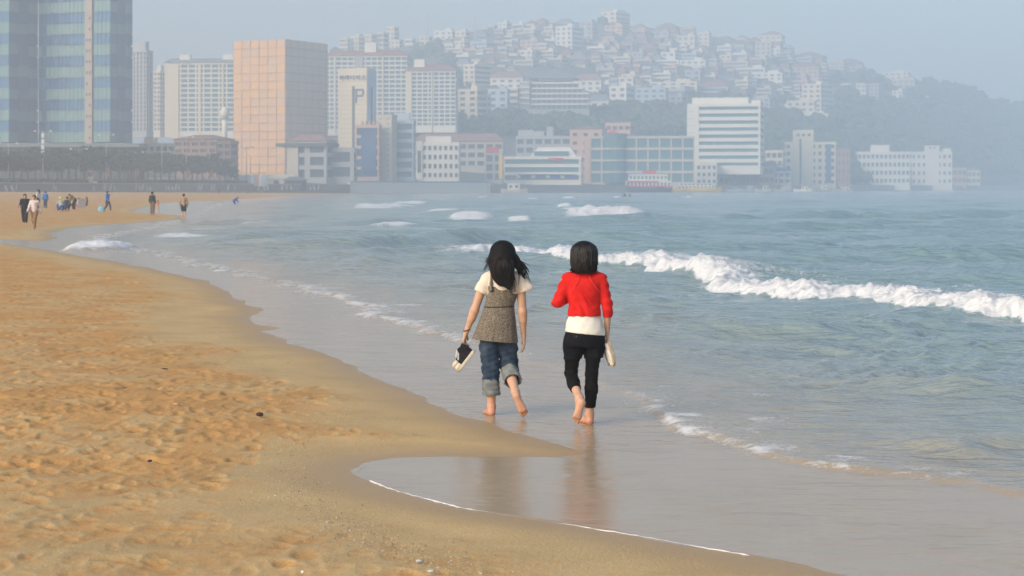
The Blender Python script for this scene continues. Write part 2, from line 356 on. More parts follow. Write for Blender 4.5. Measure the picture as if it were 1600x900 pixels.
def build_sea():
    ys = rows((6, 9.6, .02), (9.6, 14, .0056), (14, 70, .0038), (70, 130, .0056), (130, 1100, .011), (1100, 2650, .05)); ts = cols(-.27, .27, 600, .5, 22)
    T, Yg = np.meshgrid(ts, ys); X = (T * Yg).astype(np.float32); Yg = Yg.astype(np.float32)
    d, _ = shore_d(X, Yg); d = -d
    e, ep = edge_d(X, Yg)
    wob = (fbm(X * .8, Yg * .8, 3, 5) - .5) * 1.1 * np.clip(.3 + Yg / 60, 0, 2); e2 = e + wob
    amp = sstep(-.2, 5, e2) * (.60 + .40 * sstep(5, 40, e2))
    rg = np.random.RandomState(12); z = np.zeros_like(X)
    wx = X + (fbm(X * .13, Yg * .13, 3, 71) - .5) * 7; wy = Yg + (fbm(X * .13 + 40, Yg * .13, 3, 72) - .5) * 7
    step = np.where(Yg < 70, .0038, np.where(Yg < 130, .0056, .011)) * Yg
    for i in range(40):
        lam = .30 * (50.0) ** (i / 39); a = math.pi * 1.5 + .22 + rg.normal() * (.62 if lam < 3 else .36)
        k = 2 * math.pi / lam; ph = rg.uniform(0, 7)
        fade = sstep(2.2, 4.5, lam / step)
        loc = .15 + 2.0 * vnoise(X / (lam * 2.6) + 9 * i, Yg / (lam * 2.6), 200 + i) ** 2.2
        s = np.sin(k * (wx * math.cos(a) + wy * math.sin(a)) + ph)
        if lam < 3.2: s = 1.1 - 2.2 * np.sqrt(.5 - .5 * s + .012)
        z += .0165 * lam ** (.60 if lam > 1 else .25) * fade * loc * (s + .35 * s * s)
    z *= amp * (1 + .35 * sstep(60, 300, Yg))
    foam = np.zeros_like(X)
    for pts, H, wd, fo in SWELLS:
        q, par, sd = seg_dist(X, Yg, [G(*p) for p in pts]); L = par.max()
        s = q * sd + (fbm(par * .4, par * 0 + 3, 2, 81) - .5) * 1.2       # positive = seaward of the line
        tap = np.minimum(sstep(0, .25, par / L), 1 - sstep(.75, 1, par / L))
        z += H * tap * np.where(s < 0, np.exp(-(s / (wd * .55)) ** 2), np.exp(-(s / (wd * 1.3)) ** 2))
    # main breaker
    q, par, sd = seg_dist(X, Yg, BREAK); L = par.max()
    lob = (fbm(par * .55, par * 0 + 1, 3, 91) - .5) * 1.5 + (fbm(X * 2.2, Yg * 2.2, 3, 92) - .5) * .5
    s = q * sd + lob * .8
    tap = sstep(0, .05, par / L)
    Hb = (.26 + .15 * (fbm(par * .35, par * 0, 3, 93) - .5) * 2) * tap
    prof = np.where(s < 0, 0, np.where(s < .45, sstep(0, .45, s), np.exp(-np.clip(s - .45, 0, None) ** 2 / (1.7 ** 2))))
    rough = (fbm(X * 3.2, Yg * 3.2, 4, 94) - .45)
    core = sstep(-.02, .12, s) * (1 - sstep(.45, 1.0 + 1.5 * fbm(X * .6, Yg * .6, 3, 95), s)) * tap
    z += Hb * prof + core * (rough * .17 + (fbm(X * 9, Yg * 9, 3, 69) - .5) * .16)
    tail = sstep(.5, 1.2, s) * np.exp(-np.clip(s - 1, 0, None) / 1.8) * tap * sstep(40, 32, Yg + 0 * s) if False else sstep(.5, 1.2, s) * np.exp(-np.clip(s - 1, 0, None) / 2.4) * tap
    streak = fbm(X * .8, Yg * 2.2, 4, 96)
    foam = np.maximum(foam, core * (.50 + .85 * fbm(X * 5, Yg * 5, 4, 68)) * (1 - .35 * sstep(.5, 1.6, s))); foam = np.maximum(foam, tail * np.clip(streak * 1.5 - .25, 0, .8))
    # separate whitecaps and streaks
    for cx, cy, wpx, hpx, it in CAPS:
        gx, gy = G(cx, cy); hw = wpx / 2 / F * gy; hd = max(.5 * gy * gy / (CZ * F) * hpx * .30, .35)
        u = (X - gx) / hw; v = (Yg - gy - .12 * (X - gx)) / hd
        m = np.exp(-(u ** 4) - v * v) ; 
        if it > .62:
            z += it * min(.5, hpx * .6 * gy / F) * m * (.55 + .9 * fbm(X * 26 / gy * 8, Yg * 26 / gy * 6, 3, 97))
            foam = np.maximum(foam, it * m * 1.5 * np.clip(.30 + 1.35 * fbm(X * 90 / gy, Yg * 50 / gy, 4, 98), 0, 1.05))
        else:
            foam = np.maximum(foam, it * m * np.clip(fbm(X * 40 / gy * 2, Yg * 40 / gy * 2, 4, 99) * 2 - .1, 0, 1.3))
    # wash line where the sea meets the thin film
    px = 800 + X / Yg * F
    inten = np.interp(px, [0, 150, 200, 330, 420, 540, 640, 720, 800, 950, 1010, 1050, 1100, 1200, 1300, 1450, 1600], [.3, .95, .8, .75, .7, .95, .85, .75, .35, .30, .75, 1.0, .85, .72, .75, .45, .3])
    wid = np.clip(.034 * Yg, .5, 1.9)
    lace = fbm(X * 3, Yg * 3, 4, 61)
    line = np.exp(-((e2 - .15 * wid) / (.30 * wid)) ** 2); wash = sstep(0, .2, e2) * np.exp(-np.clip(e2, 0, None) / (1.3 * wid))
    lac2 = fbm(X * 7, Yg * 7, 4, 62); foam = np.maximum(foam, line * inten * np.clip(lace * 1.2 + lac2 * 1.2 - .55, 0, .72)); foam = np.maximum(foam, wash * inten * np.clip(lace * 1.5 - .22, 0, .62))
    z += .035 * sstep(-.05, .15, e2) * np.exp(-np.clip(e2, 0, None) / .9) * (.5 + inten) * sstep(900, 200, Yg)
    # thin film: nearly flat
    film = 1 - sstep(-.3, 1.2, e2)
    z += film * (fbm(X * 1.1, Yg * 1.1, 2, 65) - .5) * .006
    z = np.where(d < .5, z * sstep(-.1, .5, d), z)
    calm = np.clip(film * (.72 + .4 * fbm(X * .6, Yg * .6, 2, 66)), 0, 1)
    shallow = np.maximum(film, np.exp(-np.clip(e2, 0, None) / (1.6 + .06 * Yg)) * .95)
    V = np.stack([X, Yg, z], -1).reshape(-1, 3); Fq = grid_faces(*X.shape)
    keep = d.reshape(-1)[Fq].max(1) > -1.0
    V, Fq, at = compact(V, Fq, keep, [foam.ravel(), shallow.ravel(), calm.ravel()])
    m = npmesh('sea', V, Fq, mat_sea())
    for nm, a in zip(('foam', 'shallow', 'calm'), at):
        t = m.attributes.new(nm, 'FLOAT', 'POINT'); t.data.foreach_set('value', a.astype(np.float32))
    tag(add('sea', m), 'grey-green choppy sea with white breakers and a thin wash on sand', kind='structure')
build_sea()

# white lip of foam along the edge of the wash
def foam_lip(pxs, r, seed, label):
    rg = np.random.RandomState(seed); P = [Vector((*G(*p), 0)) for p in pxs]; pts = []
    for a, b in zip(P[:-1], P[1:]):
        n = max(2, int((b - a).length / .04))
        for i in range(n): pts.append(a.lerp(b, i / n))
    out = []; rad = []
    for i, p in enumerate(pts):
        w_ = math.sin(i * .13 + seed) * .02 + math.sin(i * .041) * .03
        out.append((p.x + rg.normal() * .004, p.y + w_ * .4, .004 + rg.rand() * .004)); rad.append(r * max(.06, (.25 + 1.0 * rg.rand()) * (.55 + .5 * math.sin(i * .071 + seed) + .45 * math.sin(i * .193 + 2 * seed))))
    rad[0] = rad[-1] = .001
    o = MB().tube(out, rad, 5).build('foam_lip', FOAM, None, True); tag(o, label, kind='stuff')
FOAM = M('foam', (.78, .80, .83), .6, .06, 40)
foam_lip([(575, 751), (605, 764), (650, 777), (720, 795), (850, 816), (1000, 839), (1100, 857), (1180, 871)], .0055, 1, 'thin white foam lip along the near edge of the shallow wash')
foam_lip([(556, 737), (578, 725), (620, 718), (680, 715)], .004, 4, 'faint foam line round the tip of the shallow wash')

# ---------------------------------------------------------------- far land and hill
DS_X = [-700, -300, 0, 500, 545, 600, 760, 1000, 1200, 1300, 1400, 1500, 1600, 2100]
DS_D = [360, 410, 480, 690, 728, 738, 770, 880, 960, 1080, 1240, 1400, 1580, 2300]
def DS(px): return float(np.interp(px, DS_X, DS_D))
RX = [-700, 380, 480, 520, 560, 640, 700, 760, 850, 960, 1040, 1100, 1200, 1230, 1300, 1350, 1440, 1500, 1560, 1600, 1700, 1900]
RY = [250, 250, 130, 92, 76, 62, 58, 46, 38, 36, 46, 56, 70, 82, 102, 112, 124, 142, 160, 170, 205, 285]
def ridgeD(px): return np.interp(px, [0, 500, 900, 1200, 1600, 2000], [1300, 1450, 1650, 1700, 1850, 2350])
def land_z(px, D):
    ds = np.interp(px, DS_X, DS_D); Dr = ridgeD(px); zr = CZ - (np.interp(px, RX, RY) - HZ) / F * Dr
    d0 = ds + np.interp(px, [0, 500, 700, 1100, 1350, 1600], [150, 160, 110, 90, 50, 25])
    u = np.clip((D - d0) / (Dr - d0), 0, 1); b = np.clip((D - Dr) / 600, 0, 1)
    return 3.0 + 2 * sstep(20, 100, D - ds) + (zr - 5) * (u ** 1.05) * (1 - b * b)
def land_hit(px, py):
    Ds = np.linspace(DS(px) + 20, float(ridgeD(px)), 400); y = HZ - (land_z(px, Ds) - CZ) / Ds * F
    i = np.argmax(y <= py); return float(Ds[i]) if y.min() <= py else float(Ds[-1])
def build_land():
    px = np.linspace(-520, 2000, 240); u = np.concatenate([np.linspace(0, .08, 6), np.linspace(.1, 1, 90), np.linspace(1.05, 1.8, 12)])
    P, Uu = np.meshgrid(px, u); ds = np.interp(P, DS_X, DS_D); D = np.where(Uu <= 1, ds + (ridgeD(P) - ds) * Uu, ridgeD(P) + (Uu - 1) * 850)
    X = (P - 800) / F * D; z = land_z(P, D)
    z += (fbm(X / 60, D / 60, 4, 7) - .5) * 9 * sstep(.25, .5, Uu) * (Uu < 1.4)
    V = np.stack([X, D, z], -1).reshape(-1, 3)
    m, nt, p = new_mat('hillside'); geo = nd(nt, 'ShaderNodeNewGeometry')
    n = noise(nt, .02, 5, .6, geo.outputs['Position']); n2 = noise(nt, .12, 4, .6, geo.outputs['Position'])
    c = mixc(nt, ramp(nt, .42, .6, (0, 0, 0), (1, 1, 1), n.outputs[0]).outputs[0], (.10, .11, .075), (.26, .23, .19))
    nt.links.new(mixc(nt, n2.outputs[0], c, (.12, .125, .09)), p.inputs['Base Color']); p.inputs['Roughness'].default_value = .95
    tag(add('hill', npmesh('hill', V, grid_faces(*X.shape), m)), 'wooded hill rising behind the seafront town and falling to the headland', kind='structure')
build_land()

# shared building finishes
W_WHITE = M('white_render', (.76, .71, .61), .8, .07, .15); W_CREAM = M('cream_render', (.72, .62, .44), .8, .08, .15)
W_GREY = M('grey_concrete', (.40, .40, .39), .85, .12, .2); W_PINK = M('pink_stone', (.58, .38, .28), .8, .1, .2)
W_BRICK = M('brown_brick', (.33, .20, .15), .85, .14, .3); W_BEIGE = M('beige_stone', (.52, .46, .36), .8, .1, .2)
W_BLUEG = M('pale_blue_cladding', (.42, .50, .56), .5, .08, .2); W_OLIVE = M('olive_plaster', (.36, .37, .30), .8, .1, .2)
G_DARK = M('dark_window_glass', (.050, .085, .115), .15, .35, .4, spec=.6); G_BLUE = M('blue_window_glass', (.03, .10, .22), .12, .25, .3, spec=.6)
G_TEAL = M('teal_window_glass', (.06, .17, .19), .15, .25, .3, spec=.6)
R_RED = M('red_roof_tile', (.30, .165, .13), .85, .16, .4); R_GREY = M('grey_roof', (.20, .23, .24), .8, .15, .3)
R_DARK = M('dark_trim', (.07, .08, .09), .7, .2, .5); S_RED = M('red_sign', (.55, .04, .04), .6, .1, 1); S_BLUE = M('blue_sign', (.03, .12, .50), .6, .15, 1)
S_YEL = M('yellow_paint', (.75, .45, .04), .6, .1, .5); STEEL = M('galvanised_steel', (.42, .43, .44), .5, .1, 3, metal=.3)
WALLS = {'white': W_WHITE, 'cream': W_CREAM, 'grey': W_GREY, 'pink': W_PINK, 'brick': W_BRICK, 'beige': W_BEIGE, 'blue': W_BLUEG, 'olive': W_OLIVE}

def building(name, label, xa, xc, xb, yt, yb, D, wall, floors, bf=0, bs=0, th=22, glass=None, cat='building', sp=.42, pier=.28, roof=None, pent=None, depth=None, group=None, rail=True, zb=None):
    """two visible faces meeting at px xc; recessed glazing behind floor bands and piers"""
    th = math.radians(th); wall = WALLS[wall] if isinstance(wall, str) else wall; glass = glass or G_DARK
    w_, dp = footprint(xa, xc, xb, D, th); w_ = max(w_, 2.0)
    dp = min(max(dp, 5.0), 45.0) if xb - xc > 1.5 and dp > 0 else (depth or max(9.0, w_ * .5))
    z0 = ZP(yb, D) if zb is None else zb; H = ZP(yt, D) - z0
    r = empty(name, (U(xc, D), D, z0), -th); tag(r, label, cat, group)
    i = .6
    bx('glazing', glass, r, -w_ + i, -i, i, dp - i, -3, H - .4)
    fh = H / floors; s = fh * sp
    bx('floor_band', wall, r, -w_, 0, 0, dp, -3.2, s * .6)
    for k in range(1, floors):
        bx('floor_band', wall, r, -w_, 0, 0, dp, k * fh - s * .5, k * fh + s * .5)
    bx('roof_slab', wall, r, -w_ - .12, .12, -.12, dp + .12, H - s * .55, H + .5)
    q = .06
    nF = max(bf, 1); pw = w_ / nF
    for k in range(nF + 1):
        if bf == 0 and k not in (0, nF): continue
        c = -w_ + k * pw; hw = pw * pier / 2 if bf else min(1.0, w_ * .06)
        a, b = max(-w_ + q, c - hw), min(-q, c + hw)
        bx('pier', wall, r, a, b, q, .8, -3, H - .3)
    nS = max(bs, 1); pd = dp / nS
    for k in range(nS + 1):
        if bs == 0 and k not in (0, nS): continue
        c = k * pd; hw = pd * pier / 2 if bs else min(1.0, dp * .06)
        a, b = max(.85, c - hw), min(dp - q, c + hw)
        if b > a + .05: bx('pier', wall, r, -.8, -q, a, b, -3, H - .3)
    if roof:
        rm = {'red': R_RED, 'grey': R_GREY}[roof[0]]; MB().hip(-w_, 0, 0, dp, H + .5, H + .5 + roof[1], .7).build('roof', rm, r)
    for (a, b, hh) in (pent or []):
        x0, x1 = -w_ + a * w_, -w_ + b * w_
        bx('penthouse', wall, r, x0, x1, dp * .25, dp * .8, H + .5, H + .5 + hh)
    r['wdh'] = (w_, dp, H); return r
def dims(r): return tuple(r['wdh'])

# ---------------------------------------------------------------- glass towers beside the promenade
def glass_tower(name, label, xa, xc, xb, yt, yb, D, th, ncol, core_at, seed):
    rg = random.Random(seed); th = math.radians(th); w_, dp = footprint(xa, xc, xb, D, th)
    z0 = ZP(yb, D); H = ZP(yt, D) - z0; r = empty(name, (U(xc, D), D, z0), -th); tag(r, label, 'tower', 'glass towers behind the promenade')
    GG = M('green_panel_glass', (.18, .31, .31), .12, .14, .25, spec=.6); GB = M('blue_vision_glass', (.06, .17, .30), .08, .3, .35, spec=.6)
    GS = M('side_blue_glass', (.06, .15, .26), .1, .2, .2, spec=.6); GS2 = M('side_grey_glass', (.13, .25, .31), .12, .15, .2, spec=.6)
    GD = M('navy_vision_glass', (.035, .12, .24), .08, .25, .4, spec=.7); ST = M('taupe_stone_strip', (.40, .34, .29), .8, .1, .4)
    bx('core', R_DARK, r, -w_ + .3, -.3, .3, dp - .3, 0, H - .3)
    bh = 17.1 / F * D; n = int(H / bh); pw = w_ / ncol
    for k in range(n + 1):
        z = k * bh; odd = k % 2
        if z + .3 > H: break
        zt = min(z + bh - .16, H)
        for c in range(ncol):
            u = (c + .5) / ncol
            if core_at and core_at[0] < u < core_at[1]: continue
            if odd: mt = GD if (u < .45 and rg.random() < .75) else GB
            else: mt = GD if (u < .12 and rg.random() < .6) else GG
            off = .10 * math.sin(u * 5 + k * .8) + rg.uniform(-.03, .03)
            bx('pane', mt, r, -w_ + c * pw + .06, -w_ + (c + 1) * pw - .06, -.02 + off, .5, z + .05 * rg.random(), zt)
        bx('floor_edge', R_GREY, r, -w_ - .05, .0, .28, .6, zt - .02, zt + .2)
        for sgm in range(3):                                   # end wall in long blue and grey bands
            a, b = dp * sgm / 3 + .1, dp * (sgm + 1) / 3 - .05; hz = .35 * math.sin(sgm * 2.1 + k)
            bx('side_pane', GS if (odd ^ (sgm == 1 and k % 4 == 0)) else GS2, r, -.5, .02 + .05 * (sgm % 2), a, b, z + hz, zt + hz + (.1 if odd else 0))
    if core_at:
        a, b = -w_ + core_at[0] * w_, -w_ + core_at[1] * w_
        bx('stone_strip', ST, r, a + .1, b - .1, -.3, .6, -1, H)
        for k in range(n):
            for j in range(2):
                if rg.random() < .75:
                    xm = a + (b - a) * (.3 + .4 * j); bx('window', R_DARK, r, xm - .28, xm + .28, -.34, -.2, k * bh + .9, k * bh + 1.7)
    return r
glass_tower('glass_tower', 'tall glass office tower with green and blue bands and a stone strip', 60, 172, 207, -60, 222, 600, 24, 18, (.655, .76), 3)
glass_tower('glass_tower', 'glass tower cut by the picture edge, beside the banded office tower', -95, 14, 59.5, -60, 222, 600, 30, 10, None, 5)
# dark podium with raking struts
r = empty('podium', (U(100, 585), 585, 2.5), 0); tag(r, 'dark low podium with slanted struts at the foot of the glass towers', 'building')
wd = 330 / F * 585
bx('hall', R_DARK, r, -wd / 2 - 8, wd / 2 - 10, 2, 14, -1, 11.5); bx('canopy', R_GREY, r, -wd / 2 - 9, wd / 2 - 9, 0, 15, 11.5, 12.6)
for k in range(20):
    x = -wd / 2 - 6 + k * (wd - 6) / 20; o = MB().tube([(x, .6, -1), (x + 2.6, .6, 11.4)], .12, 6).build('strut', R_GREY, r)

# ---------------------------------------------------------------- sheeted construction tower
def sheeted_tower():
    D, th = 790, math.radians(28); xa, xc, xb = 365, 446, 512; w_, dp = footprint(xa, xc, xb, D, th)
    z0 = ZP(283, D); H = ZP(61, D) - z0; r = empty('sheeted_tower', (U(xc, D), D, z0), -th)
    tag(r, 'tall building wrapped in orange scaffold netting', 'building')
    bx('core', W_GREY, r, -w_ + .4, -.4, .4, dp - .4, -2, H - .5)
    nets = [M('orange_netting', (.72, .42, .20), .9, .10, .5), M('faded_netting', (.69, .43, .23), .9, .1, .5), M('bright_netting', (.76, .43, .17), .9, .1, .5)]
    side = [M('tan_netting', (.72, .55, .42), .9, .1, .5), M('dull_netting', (.68, .54, .43), .9, .1, .5)]
    rg = random.Random(9); nr, nc = 17, 6
    for k in range(nr):
        for c in range(nc):
            q = rg.uniform(.0, .22); g = .10
            bx('net_panel', rg.choice(nets), r, -w_ + c * w_ / nc + g * rg.random(), -w_ + (c + 1) * w_ / nc - g, -q, .3, k * H / nr + g, (k + 1) * H / nr - g * rg.random())
            bx('net_panel', rg.choice(side), r, -.3, q, c * dp / nc + g + .3 * (c == 0), (c + 1) * dp / nc - g, k * H / nr + g, (k + 1) * H / nr - g * rg.random())
    for c in range(nc + 1): bx('scaffold_pole', STEEL, r, -w_ + c * w_ / nc - .03, -w_ + c * w_ / nc + .03, -.32, -.26, 0, H + rg.uniform(.3, 1.6))
    for k in range(1, nr): bx('ledger', W_BRICK, r, -w_ + w_ * .16 * rg.randint(0, 3), -w_ * .16 * rg.randint(0, 3), -.30, -.1, k * H / nr - .10, k * H / nr + .08); bx('ledger', W_BRICK, r, .02, .26, .4, dp - .2, k * H / nr - .08, k * H / nr + .06)
sheeted_tower()

# ---------------------------------------------------------------- apartment slabs behind
building('apartment_block', 'slim pale apartment tower right beside the glass office tower', 207, 229, 238, 80, 205, 980, 'grey', 18, 4, 2, 30, pier=.5, sp=.25, pent=[(.0, .8, 4.5)])
building('apartment_block', 'small cream apartment block between two taller ones, behind the promenade', 240, 250, 259, 112, 205, 1080, 'cream', 13, 2, 2, 30, pent=[(.3, .9, 3)])
r = building('apartment_block', 'wide cream and white apartment slab left of the orange netted tower', 258, 366, 368, 99, 206, 960, 'white', 14, 9, 0, 6, glass=G_TEAL, pier=.18, sp=.34, roof=('grey', 2.2), pent=[(.2, .35, 4), (.82, .98, 4)])
w_, dp, H = dims(r); bx('gable_wall', W_CREAM, r, -w_ - .1, -w_ * .80, -.5, .4, -3, H - .5); bx('stair_shaft', W_CREAM, r, -w_ * .52, -w_ * .48, -.5, .4, -3, H); bx('stair_shaft', W_CREAM, r, -w_ * .18, -w_ * .15, -.5, .4, -3, H)
r = building('apartment_block', 'tall white apartment slab with red-brown roof behind the hotel sign tower', 506, 636, 640, 88, 202, 1020, 'white', 16, 14, 0, 5, glass=G_TEAL, pier=.16, sp=.34, roof=('red', 3.0), pent=[(.48, .62, 7)])
w_, dp, H = dims(r); bx('stair_shaft', W_WHITE, r, -w_ * .88, -w_ * .86, -.6, .4, -3, H); bx('stair_shaft', W_GREY, r, -w_ * .62, -w_ * .53, -.45, .4, -3, H + 1); bx('stair_shaft', W_CREAM, r, -w_ * .30, -w_ * .28, -.6, .4, -3, H)
r = building('apartment_block', 'white apartment slab with cream end wall and red roof, right of the taller slab', 634, 712, 716, 112, 197, 1000, 'white', 13, 9, 0, 6, glass=G_TEAL, pier=.2, sp=.34, roof=('red', 3.5), pent=[(.15, .36, 6)])
w_, dp, H = dims(r); bx('gable_wall', W_CREAM, r, -w_ - .1, -w_ * .88, -.5, .4, -3, H); bx('stair_shaft', W_CREAM, r, -w_ * .49, -w_ * .465, -.6, .4, -3, H + 1)

# hotel sign tower with the letter and the hangul name
r = building('hotel_tower', 'cream hotel tower with a big letter P and dark vertical strip', 528, 573, 587, 108, 285, 800, 'cream', 24, 0, 0, 18, sp=.96, pier=.2)
w_, dp, H = dims(r); SIGN = M('slate_sign_letters', (.10, .14, .22), .7, .1, 1)
bx('window_strip', G_DARK, r, -w_ * .50, -w_ * .42, -.25, .4, 3, H - 6.8); bx('side_panel', W_BLUEG, r, -.4, .22, .6, dp - .1, 1, H - .6); bx('window_strip', G_DARK, r, -.4, .4, dp * .35, dp * .55, 3, H - 7)
for a, b in ((0, .495), (.425, 1)):
    pass
def strokes(parent, x, z, sz, segs, mat, y=-.2, t=.13):
    mb = MB()
    for (x0, z0, x1, z1) in segs:
        a = Vector((x + x0 * sz, y, z + z0 * sz)); b = Vector((x + x1 * sz, y, z + z1 * sz)); d_ = b - a; L = d_.length
        ang = math.atan2(d_.z, d_.x); mb.box((a + b) / 2, (L + t * sz, .25, t * sz), Matrix.Rotation(-ang, 3, 'Y'))
    return mb.build('sign_letter', mat, parent)
strokes(r, -w_ * .36, H - 13.2, 5.0, [(0, 0, 0, 1), (0, 1, .55, 1), (.55, 1, .62, .75), (.62, .75, .5, .5), (.5, .5, 0, .5)], SIGN, t=.13)
HAN = [[(0, .9, .5, .9), (.12, .9, .12, .3), (.38, .9, .38, .3), (0, .3, .5, .3), (.8, 1, .8, 0), (.8, .5, 1, .5)],
       [(0, .95, .5, .95), (.5, .95, .5, .62), (0, .62, .5, .62), (0, .62, 0, .28), (0, .28, .5, .28), (.8, 1, .8, 0), (.8, .5, 1, .5)],
       [(0, .9, .5, .9), (0, .9, 0, .3), (0, .3, .5, .3), (.8, 1, .8, 0), (.8, .5, 1, .5)],
       [(.25, .95, .5, .6), (.5, .6, .25, .25), (.25, .25, 0, .6), (0, .6, .25, .95), (.85, 1, .85, 0)],
       [(.5, 1, .15, .4), (.5, .8, .85, .4), (0, .12, 1, .12)]]
for k, g in enumerate(HAN): strokes(r, -w_ + w_ * (.07 + .19 * k), H - 4.2, 1.75, g, SIGN, t=.15)

# ---------------------------------------------------------------- seafront row, left to right
building('low_hall', 'cream low shops behind the promenade pines', 212, 262, 268, 226, 262, 640, 'cream', 3, 5, 1, 18, pent=[(.2, .5, 2)])
building('town_house', 'red-brown block with white bands behind the pine belt', 272, 338, 366, 219, 262, 700, 'brick', 4, 5, 2, 25, sp=.5, roof=('red', 1.6))
building('town_house', 'narrow brick house between the banded block and the netted tower', 340, 360, 370, 222, 268, 680, 'brick', 4, 2, 1, 25)
# white mushroom-shaped tower
r = empty('water_tower', (U(351, 760), 760, 3)); tag(r, 'white mushroom-shaped tower in front of the wide apartment slab', 'tower'); hz = ZP(170, 760) - 3
MB().lathe([(1.2, -2), (1.0, hz - 9), (.9, hz - 4)], 10).build('shaft', W_WHITE, r, True); MB().lathe([(.8, hz - 4.4), (1.7, hz - 2.6), (1.9, hz - 1.4), (1.5, hz - .5), (.5, hz + .8)], 12).build('bowl', W_WHITE, r, True)
r = building('arcade_building', 'grey seafront hall with overhanging red roof in front of the netted tower', 450, 510, 526, 222, 281, 738, 'grey', 3, 2, 1, 20, sp=.34, roof=('red', 2.4), pent=None)
w_, dp, H = dims(r); bx('end_wall', W_BEIGE, r, -w_ - .2, -w_ * .72, -.5, .4, -3, H - .6); bx('canopy', R_DARK, r, -w_ - 4.5, .8, -1.4, dp + .5, H - 1.6, H - .3)
building('corner_shop', 'small two-storey grey building under the hotel tower', 508, 553, 558, 233, 281, 742, 'grey', 2, 1, 0, 8, sp=.36)
r = building('office_block', 'pinkish framed block with a tall dark blue glass wall', 555, 592, 596, 197, 279, 770, 'pink', 5, 0, 0, 8, sp=.3, glass=G_BLUE)
w_, dp, H = dims(r); bx('glass_wall', G_BLUE, r, -w_ * .74, -w_ * .12, -.3, .3, 3, H - 3); [bx('crenel', W_PINK, r, -w_ * (.75 - .16 * k), -w_ * (.68 - .16 * k), -.1, 1, H + .5, H + 2) for k in range(5)]
building('office_block', 'slender cream tower block with plain walls beside the blue glass wall', 588, 612, 619, 181, 279, 775, 'beige', 12, 2, 1, 20, sp=.8, pier=.75)
r = building('office_block', 'pale banded office block with blue glass edge, left of the four-storey white building', 609, 646, 650, 190, 280, 782, 'blue', 6, 0, 0, 8, sp=.4, glass=G_TEAL, pent=[(.2, .8, 3)])
w_, dp, H = dims(r); bx('glass_wall', G_BLUE, r, -w_ - .1, -w_ * .76, -.4, .4, 0, H - 2.5)
r = building('white_inn', 'white four-storey seafront building with square windows and a sign column', 651, 717, 720, 224, 281, 815, 'white', 4, 8, 0, 6, sp=.5, pier=.45, pent=[(.2, .8, 2.5)])
w_, dp, H = dims(r); bx('sign_column', W_WHITE, r, -w_ - .4, -w_ * .86, -.9, .4, 0, H + 1); bx('sign_board', R_DARK, r, -w_ * .97, -w_ * .89, -1.1, -.8, 3, H - 3)
building('long_hall', 'long hall with red tiled roof behind the four-storey white building', 646, 786, 788, 222, 262, 900, 'beige', 3, 10, 0, 4, roof=('red', 3.5), sp=.45)
building('back_house', 'grey block with cream stair tower behind the ship-shaped restaurant', 806, 892, 896, 214, 255, 930, 'grey', 3, 6, 0, 5, pent=[(.02, .3, 3), (.55, .66, 4.5), (.3, .5, 2.4)])
r = building('sign_shop', 'small dark shop with red roof sign and tall yellow sign board', 758, 785, 787, 240, 283, 828, 'grey', 3, 2, 0, 6, sp=.3)
w_, dp, H = dims(r); bx('roof_sign', S_RED, r, -w_ * .95, -w_ * .2, -.6, .1, H + .5, H + 2.6); bx('sign_board', S_YEL, r, -w_ * .2, .1, -.9, -.3, 1, H - .5)
r = building('ship_restaurant', 'white ship-shaped seafront restaurant with long window bands and blue signs', 785, 908, 911, 246, 284, 842, 'white', 3, 0, 0, 4, sp=.40, glass=G_TEAL, depth=16)
w_, dp, H = dims(r); MB().hip(-w_ * .65, -2, 2, dp - 2, H + .5, H + 4.4, 0, 3.0).build('bridge_deck', W_WHITE, r); bx('bridge_window', G_TEAL, r, -w_ * .60, -5.5, 1.2, 4, H + .9, H + 2.6)
for k in range(12): bx('shop_sign', S_BLUE if k % 3 else W_WHITE, r, -w_ * .82 + k * w_ * .062, -w_ * .82 + (k + .86) * w_ * .062, -.7, -.2, 1.6, 2.8)
bx('banner', S_RED, r, -w_ * .42, -w_ * .22, -.25, -.02, H - 1.2, H - .2); bx('awning', R_DARK, r, -w_ * .8, -w_ * .05, -1.8, -.1, 2.9, 3.2)
r = building('pink_hotel', 'pink stone hotel with red rooftop signs behind the long glass building', 890, 940, 948, 203, 284, 905, 'pink', 6, 3, 1, 12, sp=.6, pier=.6, roof=('red', 1.6))
w_, dp, H = dims(r); bx('wall_sign', S_RED, r, -w_ * .3, -w_ * .08, -.4, .1, H - 5.5, H - 3)
r = building('pink_hotel', 'upper pink hotel wing with stepped top and round red sign', 946, 985, 993, 193, 284, 930, 'pink', 7, 4, 2, 14, sp=.55)
w_, dp, H = dims(r); MB().lathe([(3, -.3), (3, .3)], 14).build('round_sign', S_RED, r).matrix_local = Matrix.Translation((-w_ * .7, -.4, H - 6)) @ Matrix.Rotation(math.pi / 2, 4, 'X')
r = building('mall', 'long glass-fronted shopping building with a cream frame and curved centre bay', 922, 1085, 1089, 214, 287, 892, 'beige', 4, 9, 0, 4, glass=G_TEAL, sp=.22, pier=.14)
w_, dp, H = dims(r); MB().lathe([(5.2, 0), (5.2, H - 1), (5.5, H - 1), (5.5, H + 1.6)], 18).build('curved_bay', G_TEAL, r, False, (-w_ * .76, 1.8, 0)); [MB().lathe([(5.45, -.4), (5.45, .4)], 18).build('bay_ring', W_BEIGE, r, False, (-w_ * .76, 1.8, H * k / 4)) for k in (1, 2, 3)]
bx('pink_pillar', W_PINK, r, -w_ - 2.6, -w_ + .2, -.6, 3, 0, H - .5)
r = building('white_hotel', 'tall white hotel with long dark window bands on the seafront', 1074, 1188, 1196, 163, 262, 955, 'white', 9, 0, 0, 10, sp=.52, glass=G_TEAL, pent=[(.04, .82, 3.4), (.86, .99, 2)])
